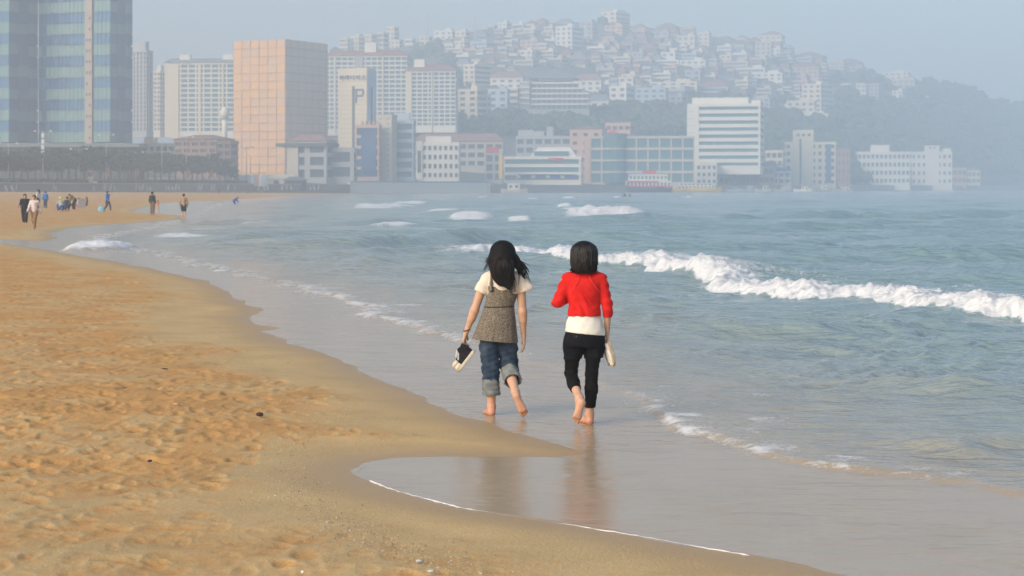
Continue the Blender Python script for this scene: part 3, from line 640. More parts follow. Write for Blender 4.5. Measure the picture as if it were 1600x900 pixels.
w_, dp, H = dims(r); bx('end_wall', W_WHITE, r, -w_ - .15, -w_ * .84, -.45, .4, -8, H - .4); [bx('joint', W_GREY, r, -w_ - .2, -w_ * .9, -.5, -.4, H * k / 9 - .1, H * k / 9 + .1) for k in range(1, 9)]
building('white_annex', 'small white house with square windows under the white hotel', 1088, 1120, 1124, 256, 289, 948, 'white', 3, 4, 0, 6, sp=.5, pier=.5)
low = [(1122, 1152, 262, 'blue', 'pale blue low shop beside the small white house, behind the ferry'), (1150, 1186, 256, 'brick', 'brown two-storey shop house behind the moored boats'),
       (1184, 1214, 260, 'beige', 'beige low shop left of the blue tarpaulin roof'), (1206, 1238, 268, 'white', 'low white market shed with blue tarpaulin roof'), (1196, 1226, 236, 'cream', 'cream house above the market sheds, between the two hotels')]
for x0, x1, yt, c, lb in low:
    r = building('shop_house', lb, x0, x1 - 3, x1, yt, 288, 985 if yt > 250 else 1060, c, 2 if yt > 250 else 4, 3, 1, 14, pent=None)
    if 'tarpaulin' in lb: w_, dp, H = dims(r); MB().hip(-w_, 0, 0, dp, H + .5, H + 2.2, .8).build('tarpaulin', S_BLUE, r)
r = building('seaside_motel', 'cream seafront motel with stepped tower and blue glass strip', 1227, 1306, 1310, 223, 290, 1020, 'cream', 6, 8, 0, 6, sp=.5, pier=.5)
w_, dp, H = dims(r); bx('tower', W_CREAM, r, -w_ * .84, -w_ * .44, -.4, dp * .7, 0, H + 6.6); [bx('tower_window', G_DARK, r, -w_ * (.78 - .11 * k), -w_ * (.72 - .11 * k), -.46, -.3, H + 3.4, H + 4.6) for k in range(3)]
bx('glass_strip', G_BLUE, r, -w_ * .2, -w_ * .1, -.5, .3, 1.5, H - .8); bx('glass_strip', G_DARK, r, -w_ * .72, -w_ * .68, -.55, -.2, 1, H + 2)
MB().tube([(-w_ * .62, 3, H + 6), (-w_ * .62, 3, H + 13)], .12, 5).tube([(-w_ * .55, 3, H + 6), (-w_ * .57, 3, H + 11)], .1, 5).build('antenna', STEEL, r)
building('brick_house', 'dull brick block right of the cream motel', 1308, 1328, 1332, 234, 288, 1090, 'brick', 4, 3, 0, 8, sp=.6, pier=.6)
building('school_block', 'long white four-storey block with rows of windows behind the breakwater', 1340, 1422, 1427, 238, 289, 1225, 'white', 4, 12, 0, 6, sp=.5, pier=.35, pent=[(.27, .62, 4.2)])
r = building('school_block', 'stepped white block with square stair tower next to the long white one', 1424, 1488, 1492, 238, 290, 1320, 'white', 4, 8, 0, 6, sp=.55, pier=.5, pent=[(.8, .98, 2)])
w_, dp, H = dims(r); bx('stair_tower', W_WHITE, r, -w_ * .66, -w_ * .32, -.5, dp * .5, 0, H + 4.6); [bx('tower_window', G_BLUE, r, -w_ * (.56 - .1 * k), -w_ * (.51 - .1 * k), -.56, -.4, H + 2.4, H + 3.6) for k in range(2)]
building('beach_cabin', 'small cream house with low roof at the foot of the headland', 1512, 1532, 1534, 267, 288, 1450, 'cream', 2, 3, 0, 6, roof=('grey', 2))
building('beach_cabin', 'low pinkish house beside the stepped white block', 1490, 1510, 1512, 263, 288, 1400, 'pink', 2, 3, 0, 6)

# ---------------------------------------------------------------- houses on the hill
def stepped_hotel():
    D = land_hit(860, 188); z0 = ZP(188, D); r = empty('stepped_hotel', (U(866, D), D, z0), -math.radians(4)); tag(r, 'wide hillside hotel with white balcony rows and grey hipped roof', 'building')
    s = D / F; W = 54 * s
    bx('base', W_OLIVE, r, -W, W, 0, 30, -6, 18 * s)
    for k in range(5):
        z = (24 + 8.4 * k) * s; xr = W - max(0, k - 2) * 9 * s
        bx('glazing', G_DARK, r, -W + 18 * s, xr - .3, .5 + k, 28, z - 5.6 * s, z + 2.2 * s)
        bx('balcony', W_WHITE, r, -W + 18 * s, xr, -.8 + k, 29, z, z + 2.6 * s)
        n = int((xr + W - 18 * s) / (8 * s))
        for j in range(n + 1): bx('divider', W_GREY, r, -W + (18 + j * 8) * s - .2, -W + (18 + j * 8) * s + .2, -.4 + k, 2 + k, z - 5.4 * s, z)
        bx('end_balcony', W_WHITE, r, -W - .2, -W + 16 * s, -1.5 + k * .3, 20, z + .4, z + 3.2 * s)
    bx('end_core', W_GREY, r, -W + 1, -W + 15 * s, .5, 20, 0, 62 * s); bx('annex', W_WHITE, r, -W, -W + 24 * s, -3, 8, -3, 11 * s)
    bx('attic', W_WHITE, r, -W + 28 * s, W - 26 * s, 6, 28, 62 * s, 66 * s)
    MB().hip(-W + 18 * s, W - 20 * s, 4, 29, 66 * s, 82 * s, 1.5).build('roof', R_GREY, r)
    r['wdh'] = (2 * W, 30, 80 * s)
stepped_hotel()
HH = [  # x0, x1, ytop, ybase, wall, roof, side fraction, own label
 (868, 912, 41, 77, 'white', None, .42, 'large white apartment house with striped side, high on the hill'), (940, 985, 18, 38, 'cream', None, .5, 'cream and grey block standing highest on the ridge'),
 (792, 806, 47, 58, 'cream', None, .2, 0), (804, 816, 46, 58, 'cream', None, .2, 0), (800, 822, 37, 46, 'white', None, .2, 0), (838, 858, 28, 38, 'pink', 'red', .3, 0), (866, 900, 29, 42, 'grey', 'grey', .2, 0), (906, 934, 34, 62, 'grey', None, .3, 0),
 (1022, 1050, 50, 62, 'grey', None, .2, 0), (1060, 1088, 50, 62, 'grey', 'grey', .2, 0), (712, 738, 92, 106, 'cream', 'grey', .2, 0), (724, 770, 101, 132, 'cream', None, .62, 'cream hillside apartment block with blue-grey end, below the mast'), (766, 822, 112, 138, 'white', 'red', .1, 0),
 (895, 944, 116, 142, 'white', 'red', .1, 'white block with red roof, right behind the hotel with hipped roof'), (715, 762, 140, 196, 'cream', None, .35, 'tall cream apartment block right of the red-roofed white slab'), (735, 766, 148, 190, 'white', None, .1, 'white gridded apartment front beside the tall cream block'), (763, 796, 140, 180, 'blue', None, .1, 'pale blue apartment block between the cream block and the balcony hotel'), (794, 812, 138, 178, 'cream', None, .2, 'narrow cream house touching the hotel with white balconies'),
 (952, 993, 135, 172, 'white', None, .35, 'white modern villa with high block above the tree belt'), (966, 992, 121, 136, 'cream', None, .1, 0), (922, 954, 148, 178, 'white', 'grey', .1, 'white gabled house left of the white modern villa'), (992, 1043, 138, 170, 'blue', None, .06, 'pale blue banded long block right of the white modern villa'),
 (1020, 1062, 94, 106, 'white', None, .05, 0), (1062, 1104, 94, 107, 'white', None, .05, 0), (1015, 1092, 128, 140, 'cream', None, .04, 'long low cream hall with flat roof in mid hillside'), (1092, 1142, 127, 150, 'blue', 'red', .1, 0), (1046, 1074, 150, 172, 'grey', None, .3, 0), (1000, 1022, 112, 126, 'white', 'red', .2, 0),
 (1090, 1112, 51, 70, 'cream', None, .2, 0), (1120, 1147, 72, 83, 'white', None, .2, 0), (1144, 1172, 83, 92, 'white', None, .2, 0), (1186, 1227, 48, 62, 'cream', 'red', .15, 'cream and red villa on top of the ridge knoll'), (1180, 1208, 65, 93, 'beige', None, .1, 'plain beige windowless block below the ridge knoll'), (1058, 1092, 56, 72, 'cream', None, .2, 0),
 (1228, 1240, 91, 103, 'white', None, .2, 0), (1240, 1292, 80, 93, 'brick', 'red', .15, 'brick villa with broad hipped roof at the falling ridge end'), (1235, 1284, 97, 122, 'pink', 'red', .1, 'pink house with lit windows below the brick villa'), (1282, 1294, 99, 128, 'cream', None, .3, 0), (1308, 1350, 90, 106, 'brick', 'grey', .2, 0), (1296, 1324, 97, 113, 'beige', None, .2, 0), (1322, 1354, 104, 116, 'grey', None, .2, 0),
 (1371, 1424, 113, 124, 'white', None, .1, 'long low white house at the right end of the ridge'), (1394, 1438, 124, 138, 'beige', None, .2, 0), (1150, 1200, 106, 114, 'white', None, .1, 0), (1170, 1228, 114, 126, 'white', None, .1, 'white low hall with long flat roof under the windowless block'), (1253, 1303, 131, 176, 'cream', None, .4, 'tall cream block with shaded blue side on the right hillside'), (1218, 1276, 158, 176, 'cream', None, .06, 'cream banded low block left of the tall cream one'), (1242, 1296, 178, 187, 'white', None, .05, 0),
 (1314, 1330, 131, 141, 'white', None, .2, 0), (1338, 1356, 131, 152, 'white', None, .2, 0), (1358, 1377, 131, 162, 'grey', None, .2, 0), (1394, 1414, 142, 158, 'white', None, .2, 0), (1174, 1210, 153, 174, 'grey', None, .2, 0), (1070, 1100, 110, 126, 'grey', None, .2, 0), (1130, 1172, 96, 108, 'beige', None, .1, 0),
 (530, 548, 60, 80, 'cream', None, .3, 0), (548, 572, 57, 78, 'cream', None, .5, 0), (570, 590, 54, 76, 'cream', None, .5, 0), (590, 608, 51, 74, 'cream', None, .5, 0), (604, 624, 42, 70, 'cream', None, .4, 0), (572, 592, 75, 84, 'white', None, .2, 0), (610, 630, 63, 76, 'cream', None, .3, 0), (632, 650, 61, 76, 'cream', None, .3, 0), (656, 676, 57, 70, 'cream', None, .3, 0), (678, 714, 48, 62, 'white', None, .2, 0), (648, 664, 97, 108, 'cream', None, .2, 0),
 (1440, 1452, 150, 158, 'white', None, .2, 0), (1304, 1322, 204, 214, 'grey', None, .2, 0)]
def fill_houses():
    rg = random.Random(21); boxes = [(h[0], h[2], h[1], h[3]) for h in HH] + [(808, 104, 924, 190), (1070, 150, 1195, 180)]; n = 0; tries = 0
    while n < 160 and tries < 20000:
        tries += 1
        x = rg.uniform(690, 1260); ry = np.interp(x, RX, RY)
        y = rg.uniform(ry + 2, 136 if x < 1000 else 160)
        if x < 720 and y > 95: continue
        w_ = rg.uniform(15, 42); h = rg.uniform(8, 14); b = (x, y - h, x + w_, y)
        ok = True
        for q in boxes:
            ox = min(b[2], q[2]) - max(b[0], q[0]); oy = min(b[3], q[3]) - max(b[1], q[1])
            if ox > 5 and oy > 3.5: ok = False; break
        if not ok: continue
        boxes.append(b); n += 1
        HH.append((x, x + w_, y - h, y, rg.choice(['cream', 'grey', 'pink', 'beige', 'white', 'pink', 'cream', 'blue', 'brick', 'beige', 'cream']), rg.choice([None, None, None, 'red', 'grey']), rg.uniform(.15, .4), 0))
fill_houses()
ROWS = [(62, 'hilltop ridge row'), (82, 'upper hillside terrace'), (100, 'upper middle terrace'), (118, 'middle hillside terrace'), (140, 'lower middle terrace'), (400, 'lowest hillside terrace')]
CN = {'cream': 'cream', 'grey': 'grey', 'pink': 'pinkish', 'brick': 'brown', 'beige': 'beige', 'white': 'white', 'blue': 'pale blue'}
def ordi(k): return '%d%s' % (k, 'th' if 10 <= k % 100 <= 20 else {1: 'st', 2: 'nd', 3: 'rd'}.get(k % 10, 'th'))
def hill_house(h, label):
    x0, x1, yt, yb, c, roof, sf, own = h; D = land_hit((x0 + x1) / 2, yb); xc = x1 - (x1 - x0) * sf
    rh = (4.0 if x1 - x0 > 24 else 2.8) if roof else 0
    yt2 = yt + rh * F / D if roof else yt
    H = (yb - yt2) / F * D; fl = max(1, round(H / 3.3)); W = (x1 - x0) / F * D
    th = 14 + 40 * sf
    building('hillside_house', label, x0, xc, x1, yt2, yb, D, c, fl, (max(2, min(5, int(W * (1 - sf) / 4))) if (W > 9 and (own or H > 6)) else 0), 0, th, sp=.5, pier=.5 if fl > 1 else .4,
             roof=(roof, rh) if roof else None, cat='house', group='houses on the hill', depth=9, pent=[(.55, .85, 1.8)] if (not roof and W > 10) else None)
for i, (lim, nm) in enumerate(ROWS):
    lo = ROWS[i - 1][0] if i else -1
    row = sorted([h for h in HH if lo < h[3] <= lim], key=lambda h: h[0])
    for k, h in enumerate(row):
        rf = {None: 'flat-roofed', 'red': 'red-roofed', 'grey': 'grey-roofed'}[h[5]]
        hill_house(h, h[7] or '%s %s house, %s from the left in the %s' % (CN[h[4]], rf, ordi(k + 1), nm))
# masts
for px, y0, y1, lb in ((668, 20, 60, 'tall thin mast above the stepped ridge apartments'), (742, 24, 50, 'shorter thin mast on the ridge left of the summit')):
    D = 1500; r = empty('radio_mast', (U(px, D), D, ZP(y1, D))); tag(r, lb, 'mast'); H = ZP(y0, D) - ZP(y1, D)
    MB().tube([(0, 0, -6), (0, 0, H)], [.85, .35], 6).build('pole', STEEL, r); bx('crossbar', STEEL, r, -.9, .9, -.1, .1, H * .8, H * .8 + .25)

# woods on the hill: one mass of tree clumps
ICO = None
def ico():
    t = (1 + 5 ** .5) / 2; v = np.array([(-1, t, 0), (1, t, 0), (-1, -t, 0), (1, -t, 0), (0, -1, t), (0, 1, t), (0, -1, -t), (0, 1, -t), (t, 0, -1), (t, 0, 1), (-t, 0, -1), (-t, 0, 1)], float)
    f = np.array([(0, 11, 5), (0, 5, 1), (0, 1, 7), (0, 7, 10), (0, 10, 11), (1, 5, 9), (5, 11, 4), (11, 10, 2), (10, 7, 6), (7, 1, 8), (3, 9, 4), (3, 4, 2), (3, 2, 6), (3, 6, 8), (3, 8, 9), (4, 9, 5), (2, 4, 11), (6, 2, 10), (8, 6, 7), (9, 8, 1)])
    return v / np.linalg.norm(v[0]), f
IV, IF = ico()
LEAF = M('woodland_leaf', (.05, .085, .035), .9, .45, .08)
def forest():
    rg = np.random.RandomState(3); Vs = []; Fs = []; n = 0; cnt = 0
    boxes = [(h[0] - 2, h[2] - 1, h[1] + 2, h[3] - 1.5) for h in HH] + [(808, 104, 924, 186)]
    def one(x, D, z, s):
        nonlocal n
        for k in range(3):
            c = np.array([x + rg.normal() * s * .4, D + rg.normal() * s * .4, z + s * (.35 + .4 * rg.rand())]); sc = s * rg.uniform(.45, .75)
            v = IV * (sc * np.array([1, 1, .85])) * rg.uniform(.7, 1.3, (12, 1)) + c
            Vs.append(v); Fs.append(IF + n); n += 12
    spec = [(1190, 1800, 90, 294, 2600), (520, 1240, 40, 175, 620), (640, 920, 176, 214, 520), (935, 1085, 165, 214, 420), (1180, 1330, 175, 250, 420)]
    for x0, x1, y0, y1, num in spec:
        for _ in range(num):
            px = rg.uniform(x0, x1); ry = np.interp(px, RX, RY); py = rg.uniform(max(y0, ry), y1)
            D = land_hit(px, py)
            if D < DS(px) + 60: continue
            s = rg.uniform(4, 7.5); up = py - s * 1.1 / D * F
            if any(q[0] < px < q[2] and up < q[3] and py > q[3] - 2 and py - q[3] < 7 for q in boxes): s *= .4
            if any(q[0] < px < q[2] and q[1] < py < q[3] for q in boxes): continue
            one(U(px, D), D, float(land_z(px, D)) - .5, s); cnt += 1
    o = add('hillside_forest', npmesh('hillside_forest', np.concatenate(Vs), np.concatenate(Fs), LEAF, False)); tag(o, 'dark trees covering the hill and the headland between the houses', 'forest', kind='stuff')
forest()

# ---------------------------------------------------------------- promenade, walls, quay
def wall_along(name, label, pxs, off, ztop, zbot, thick, mat, cope=None, cat='wall', joints=0, kind=None, ccol=None):
    r = empty(name, (0, 0, 0)); tag(r, label, cat)
    P = [Vector((U(p, DS(p) + off), DS(p) + off, 0)) for p in pxs]
    for a, b in zip(P[:-1], P[1:]):
        d_ = b - a; L = d_.length; n = max(1, round(L / joints)) if joints else 1; ang = math.atan2(d_.y, d_.x)
        for k in range(n):
            c = a.lerp(b, (k + .5) / n); o = bx('wall_panel', mat, r, c.x - L / n / 2 + .03, c.x + L / n / 2 - .03, c.y - thick / 2, c.y + thick / 2, zbot, ztop); o.rotation_euler = (0, 0, ang)
        if cope:
            c = (a + b) / 2; o = bx('coping', ccol or mat, r, c.x - L / 2, c.x + L / 2, c.y - thick / 2 - .15, c.y + thick / 2 + .15, ztop + .003, ztop + cope); o.rotation_euler = (0, 0, ang)
    return r
W_PROM = M('dim_promenade_wall', (.21, .185, .16), .9, .2, .3)
wall_along('promenade_wall', 'low dark wall between the sand and the promenade pines', [-300, -150, 0, 100, 200, 300, 400, 500, 545], -1.2, 3.1, .2, .6, W_PROM, .25, joints=12, ccol=W_GREY)
wall_along('sea_wall', 'pale curved concrete sea wall with blue railing below the hotels', [545, 560, 580, 620, 660, 700, 740, 762], -2, 4.0, -1.5, 1.6, M('pale_concrete', (.62, .60, .55), .85, .1, .2), .4, joints=14, ccol=M('blue_rail', (.14, .28, .42), .6, .1, 1))
wall_along('quay_wall', 'long low stone quay under the restaurants and boats', [762, 820, 880, 940, 1000, 1060, 1120, 1180, 1240, 1300, 1330], -3, 2.9, -1.5, 2.2, M('stone_quay', (.36, .31, .26), .9, .18, .3), .3, joints=16, ccol=M('warm_coping', (.45, .35, .24), .85, .1, .3))
wall_along('breakwater', 'pale low breakwater in front of the white school blocks', [1330, 1370, 1420, 1470, 1512, 1560, 1640, 1800], -3, 3.6, -1.5, 2.4, M('breakwater_concrete', (.46, .43, .38), .85, .12, .2), joints=20)

# leaning white boards along the promenade wall
WB = M('white_board', (.66, .65, .62), .7, .1, 2); rg = random.Random(5)
bl = [8, 17, 24, 82, 86, 145, 160, 163, 172, 178, 212, 217, 222, 228, 233, 258, 262, 268, 274, 279, 310, 314, 330, 334, 356, 366, 404, 412, 418, 440, 447, 454, 476, 484, 490, 497]
for k, px in enumerate(bl):
    D = DS(px) - 2.2 - rg.random() * .6; o = MB().box((0, 0, 0), (.32, .08, 2.1)).box((.28, 0, -.3), (.28, .07, 1.3)).build('leaning_board', WB)
    o.location = (U(px, D), D, 2.15); o.rotation_euler = (rg.uniform(-.2, -.12), rg.choice([-.35, .3, .35, -.2]), rg.uniform(-.2, .5))
    tag(o, 'white slanted board, %s from the left along the promenade wall' % ordi(k + 1), 'board', 'white boards leaning along the promenade wall')

# lamp posts
LG = M('lamp_glass', (.72, .73, .72), .3, .04, 4); BO = M('orange_banner', (.72, .28, .12), .8, .12, 1); BB = M('blue_banner', (.10, .22, .48), .8, .12, 1)
def lamp(px, yt, label, banner=False, box=False, D=None):
    D = D or DS(px) + 3; z0 = 3.0; H = ZP(yt, D) - z0; r = empty('lamp_post', (U(px, D), D, z0), rg.uniform(-.2, .2)); tag(r, label, 'lamp post', 'lamp posts along the promenade')
    MB().tube([(0, 0, -1), (0, 0, .8), (0, 0, H)], [.17, .15, .085], 8).build('post', STEEL, r)
    for s in (-1, 1):
        MB().tube([(0, 0, H - .9), (s * .9, 0, H - .25), (s * 2.0, 0, H - .3)], .06, 6).build('arm', STEEL, r)
        MB().lathe([(.1, -.28), (.34, -.12), (.36, .05), (.1, .22)], 8).build('lamp_head', LG, r, True, (s * 2.1, 0, H - .3))
    if banner:
        b = bx('banner', BO, r, .15, 1.05, -.03, .03, 2.2, 4.6); bx('banner_top', BB, r, .15, 1.05, -.034, .034, 4.6, 5.6)
    if box:
        for k in range(4): bx('loudspeaker', LG, r, -.35, .35, -.3, .3, H - 2 - k * 1.5, H - .9 - k * 1.5)
for px, yt, lb, bn, bo in ((13, 222, 'lamp post nearest the left picture edge with two lamp heads', 0, 0), (67, 203, 'tallest lamp post, with loudspeakers stacked under its lamps', 0, 1), (123, 231, 'plain double lamp post left of the striped marker', 0, 0),
       (166, 209, 'tall lamp post with orange banner right of the striped marker', 1, 0), (212, 236, 'double lamp post with orange banner before the glass tower corner', 1, 0), (253, 214, 'thin lamp post in front of the low cream shops', 0, 0),
       (291, 212, 'lamp post with banner in front of the red-brown block', 1, 0), (327, 218, 'lamp post with banner just left of the orange netted tower', 1, 0), (385, 228, 'lamp post standing before the orange netted tower', 0, 0)): lamp(px, yt, lb, bn, bo)

# striped marker
D = DS(141) + 2; r = empty('striped_marker', (U(141, D), D, 3)); tag(r, 'small red and white striped tapering marker on a white base', 'marker'); H = ZP(249, D) - 3
bx('base', W_WHITE, r, -1.8, 1.8, -.8, .8, -.6, .9)
for k in range(5):
    z0, z1 = .9 + k * (H - .9) / 5, .9 + (k + 1) * (H - .9) / 5 - .01; a, b = .75 - .11 * k, .75 - .11 * (k + 1)
    MB().lathe([(a, z0), (b, z1)], 10).build('stripe', (W_WHITE, S_RED)[k % 2], r)
# coloured hoarding in front of the netted tower
r = empty('hoarding', (U(352, 648), 648, 2.8), -.35); tag(r, 'blue, white and red panelled hoarding at the foot of the netted tower', 'hoarding')
hp = [W_WHITE, S_BLUE, W_WHITE, M('pale_blue_panel', (.45, .55, .66), .7, .08, 1), S_RED, W_WHITE, W_WHITE, S_BLUE, M('pale_blue_panel', (.45, .55, .66), .7, .08, 1), W_WHITE, S_RED, W_BEIGE]
for k in range(15): bx('panel', [W_BLUEG, hp[3], W_WHITE, W_BLUEG, W_PINK, W_WHITE, hp[3]][k % 7], r, k * 1.02, k * 1.02 + .98, -.06, .06, -.3, 3.4 + .15 * (k % 2))
# small dark beach shelter and cream kiosk
r = empty('kiosk', (U(458, 676), 676, 1.5), -.4); tag(r, 'low dark shelter with slanted roof at the end of the promenade', 'kiosk'); bx('body', R_DARK, r, -3.4, 3.4, 0, 3, -.5, 3); MB().hip(-3.4, 3.4, 0, 3, 3, 4.3, .6).build('roof', R_GREY, r)
r = empty('kiosk', (U(432, 690), 690, 2.6), -.4); tag(r, 'cream kiosk beside the grey seafront hall', 'kiosk'); bx('body', W_CREAM, r, -7, 7, 0, 3, -.5, 2.6); MB().hip(-7, 7, 0, 3, 2.6, 4, .3).build('roof', W_CREAM, r); bx('doorway', R_DARK, r, -1, 1, -.06, .2, -.4, 2)

# ---------------------------------------------------------------- pines
NEEDLE = M('pine_needles', (.035, .062, .03), .9, .5, .7); BARK = M('pine_bark', (.10, .07, .05), .9, .25, 4, .5)
def crown_mesh(seed):
    rg = np.random.RandomState(seed); V = []; Fc = []
    lobes = [(rg.normal() * 1.3, rg.normal() * 1.1, 3.0 + rg.rand() * 2.6, rg.uniform(.9, 1.6)) for _ in range(9)]
    for lx, ly, lz, lr in lobes:
        for _ in range(75):
            u = rg.normal(size=3); u /= np.linalg.norm(u); p = np.array([lx, ly, lz]) + u * lr * np.array([1, 1, .6]) * rg.uniform(.55, 1.05)
            a = rg.normal(size=3); a /= np.linalg.norm(a); b = np.cross(a, rg.normal(size=3)); b /= np.linalg.norm(b); s = rg.uniform(.22, .42); n = len(V)
            V += [p - a * s, p + b * s * .6, p + a * s, p - b * s * .6]; Fc.append((n, n + 1, n + 2, n + 3))
    return pymesh('crown', V, Fc, NEEDLE)
CR = [crown_mesh(40 + k) for k in range(5)]
def trunk_mesh(seed):
    rg = random.Random(seed); mb = MB(); top = (rg.uniform(-.5, .5), rg.uniform(-.4, .4), 4.6); mb.tube([(0, 0, -.6), (.1, 0, 1.5), (top[0] * .6, top[1] * .6, 3.2), top], [.2, .16, .12, .05], 7)
    for _ in range(4):
        a = rg.uniform(0, 6.3); mb.tube([(top[0] * .55, top[1] * .55, rg.uniform(2.4, 3.4)), (math.cos(a) * 1.3, math.sin(a) * 1.2, rg.uniform(3.4, 4.4))], [.08, .03], 5)
    return pymesh('trunk', mb.v, mb.f, BARK)
TR = [trunk_mesh(60 + k) for k in range(5)]
pr = random.Random(8); pines = []
for px in range(-55, 372, 11): pines.append(px + pr.uniform(-3, 3))
for k, px in enumerate(pines):
    D = DS(px) + pr.uniform(5, 16); s = np.interp(px, [0, 60, 140, 210, 250, 330, 370], [1.35, 1.45, 1.7, 1.55, 1.55, 1.4, 1.0]) * pr.uniform(.88, 1.1)
    r = empty('pine_tree', (U(px, D), D, 3.1), pr.uniform(0, 6)); r.scale = (s * 1.15, s * 1.15, s); tag(r, 'dark green pine, %s from the left in the promenade tree belt' % ordi(k + 1), 'tree', 'pines behind the promenade wall')
    add('crown', CR[k % 5], r); add('trunk', TR[k % 5], r)
# clipped hedge below the pines
hg = np.random.RandomState(2); V = []; Fc = []
for _ in range(5200):
    px = hg.uniform(-60, 400); D = DS(px) + hg.uniform(2, 4); c = np.array([U(px, D), D, hg.uniform(3.0, 4.3)]); a = hg.normal(size=3); a /= np.linalg.norm(a); b = np.cross(a, hg.normal(size=3)); b /= np.linalg.norm(b); n = len(V); s = hg.uniform(.2, .4)
    V += [c - a * s, c + b * s * .6, c + a * s, c - b * s * .6]; Fc.append((n, n + 1, n + 2, n + 3))
tag(add('hedge', pymesh('hedge', V, Fc, M('hedge_leaf', (.06, .09, .035), .9, .4, 1))), 'low clipped hedge running under the promenade pines', 'hedge')

# ---------------------------------------------------------------- boats
def hull(L, W, H, mat, r, sheer=.5, name='hull'):
    V = []; Fc = []; n = 12; prof = [(0, -.6), (.75, -.4), (1, .35 * H), (1.02, H)]
    for i in range(n + 1):
        t = i / n; x = -L / 2 + L * t; wd = W / 2 * min(1, 1.25 * math.sin(math.pi * min(.98, .18 + .82 * t)) + .08); sh = sheer * (2 * t - .9) ** 2
        for s in (-1, 1):
            for a, z in (prof if s == -1 else prof[::-1]): V.append((x, s * a * wd, z + (sh if z > 0 else 0)))
    for i in range(n):
        for j in range(7): Fc.append((i * 8 + j, (i + 1) * 8 + j, (i + 1) * 8 + j + 1, i * 8 + j + 1))
        Fc.append((i * 8 + 3, i * 8 + 4, (i + 1) * 8 + 4, (i + 1) * 8 + 3)); Fc.append((i * 8 + 7, (i + 1) * 8 + 7, (i + 1) * 8, i * 8))
    Fc.append(tuple(range(7, -1, -1))); Fc.append(tuple(n * 8 + j for j in range(8)))
    return add(name, pymesh(name, V, Fc, mat), r)
def boat(name, label, x0, x1, D, hmat, cab, yt, rz=0, tiers=1, mast=True, cw=(.2, .8), winm=None, H=1.6):
    L = (x1 - x0) / F * D; r = empty(name, (U((x0 + x1) / 2, D), D, 0), rz); tag(r, label, 'boat'); W = min(6, L * .28); hull(L, W, H, hmat, r)
    top = ZP(yt, D); ch = (top - H) / tiers
    for k in range(tiers):
        a, b = -L / 2 + L * (cw[0] + .05 * k), -L / 2 + L * (cw[1] - .07 * k); bx('cabin', cab, r, a, b, -W * .33, W * .33, H - .2 + k * ch, H + (k + 1) * ch - .2); bx('cabin_roof', cab, r, a - .3, b + .3, -W * .36, W * .36, H + (k + 1) * ch - .19, H + (k + 1) * ch)
        n = max(2, int((b - a) / 1.6))
        for j in range(n): bx('cabin_window', winm or G_DARK, r, a + (j + .22) * (b - a) / n, a + (j + .78) * (b - a) / n, -W * .33 - .04, -W * .33 + .05, H + k * ch + ch * .25, H + k * ch + ch * .7)
    if mast: MB().tube([(L * .1, 0, H), (L * .1, 0, top + 2.6)], .09, 5).build('mast', STEEL, r); MB().tube([(L * .1, 0, top + 1.6), (-L * .25, 0, top)], .04, 4).build('stay', STEEL, r)
    return r
boat('ferry', 'yellow and white two-deck tour boat moored at the quay', 1053, 1127, 884, S_YEL, W_WHITE, 286, .03, 2, True, (.06, .86), H=1.7)
r = boat('floating_restaurant', 'dark hulled restaurant boat with red decks and signs', 976, 1050, 868, M('navy_hull', (.03, .05, .09), .6, .2, .5), W_WHITE, 272, .02, 2, False, (.03, .97), G_TEAL, H=2.2)
L = 74 / F * 868; bx('red_deck', S_RED, r, -L * .48, L * .5, -3.2, 3.2, 2.3, 2.9); bx('red_fascia', S_RED, r, -L * .46, L * .2, -2.4, -2.2, 4.4, 5.0); bx('roof_sign', S_RED, r, -L * .12, L * .16, -.6, .6, 7.8, 9.6); bx('name_board', S_BLUE, r, -L * .46, L * .05, -1.6, -1.3, 6.9, 8.2)
boat('sail_boat', 'small pale cruiser hull at the foot of the ship-shaped restaurant', 783, 824, 764, W_BEIGE, W_WHITE, 286, .05, 1, True, (.25, .7), H=1.3)
bc = [(1134, 1158, 'white', 'small white boat just right of the yellow tour boat'), (1158, 1180, 'blue', 'pale blue fishing boat in the middle of the moored row'), (1180, 1206, 'white', 'white fishing boat below the blue tarpaulin roof'), (1208, 1236, 'grey', 'grey fishing boat near the cream motel'),
      (1240, 1268, 'white', 'white boat moored in front of the cream motel'), (1272, 1300, 'olive', 'dull green boat moored beside the red mast'), (1300, 1332, 'grey', 'dark grey boat at the start of the breakwater')]
for k, (a, b, c, lb) in enumerate(bc): boat('fishing_boat', lb, a, b, 925 + 8 * k, WALLS[c], W_WHITE, 292 - (k % 3), rg.uniform(-.3, .3), 1, True, (.45, .8), H=1.2)
for px, mt, lb in ((1264, S_YEL, 'yellow signal mast on the quay before the motel'), (1278, S_RED, 'red signal mast on the quay before the motel')):
    D = DS(px) + 4; r = empty('signal_mast', (U(px, D), D, 3)); tag(r, lb, 'mast'); H = ZP(266, D) - 3; MB().tube([(0, 0, -1), (0, 0, H)], [.7, .3], 8).build('post', mt, r); MB().lathe([(.9, 0), (.9, 1.2), (.2, 2)], 8).build('lantern', mt, r, False, (0, 0, H - 1))

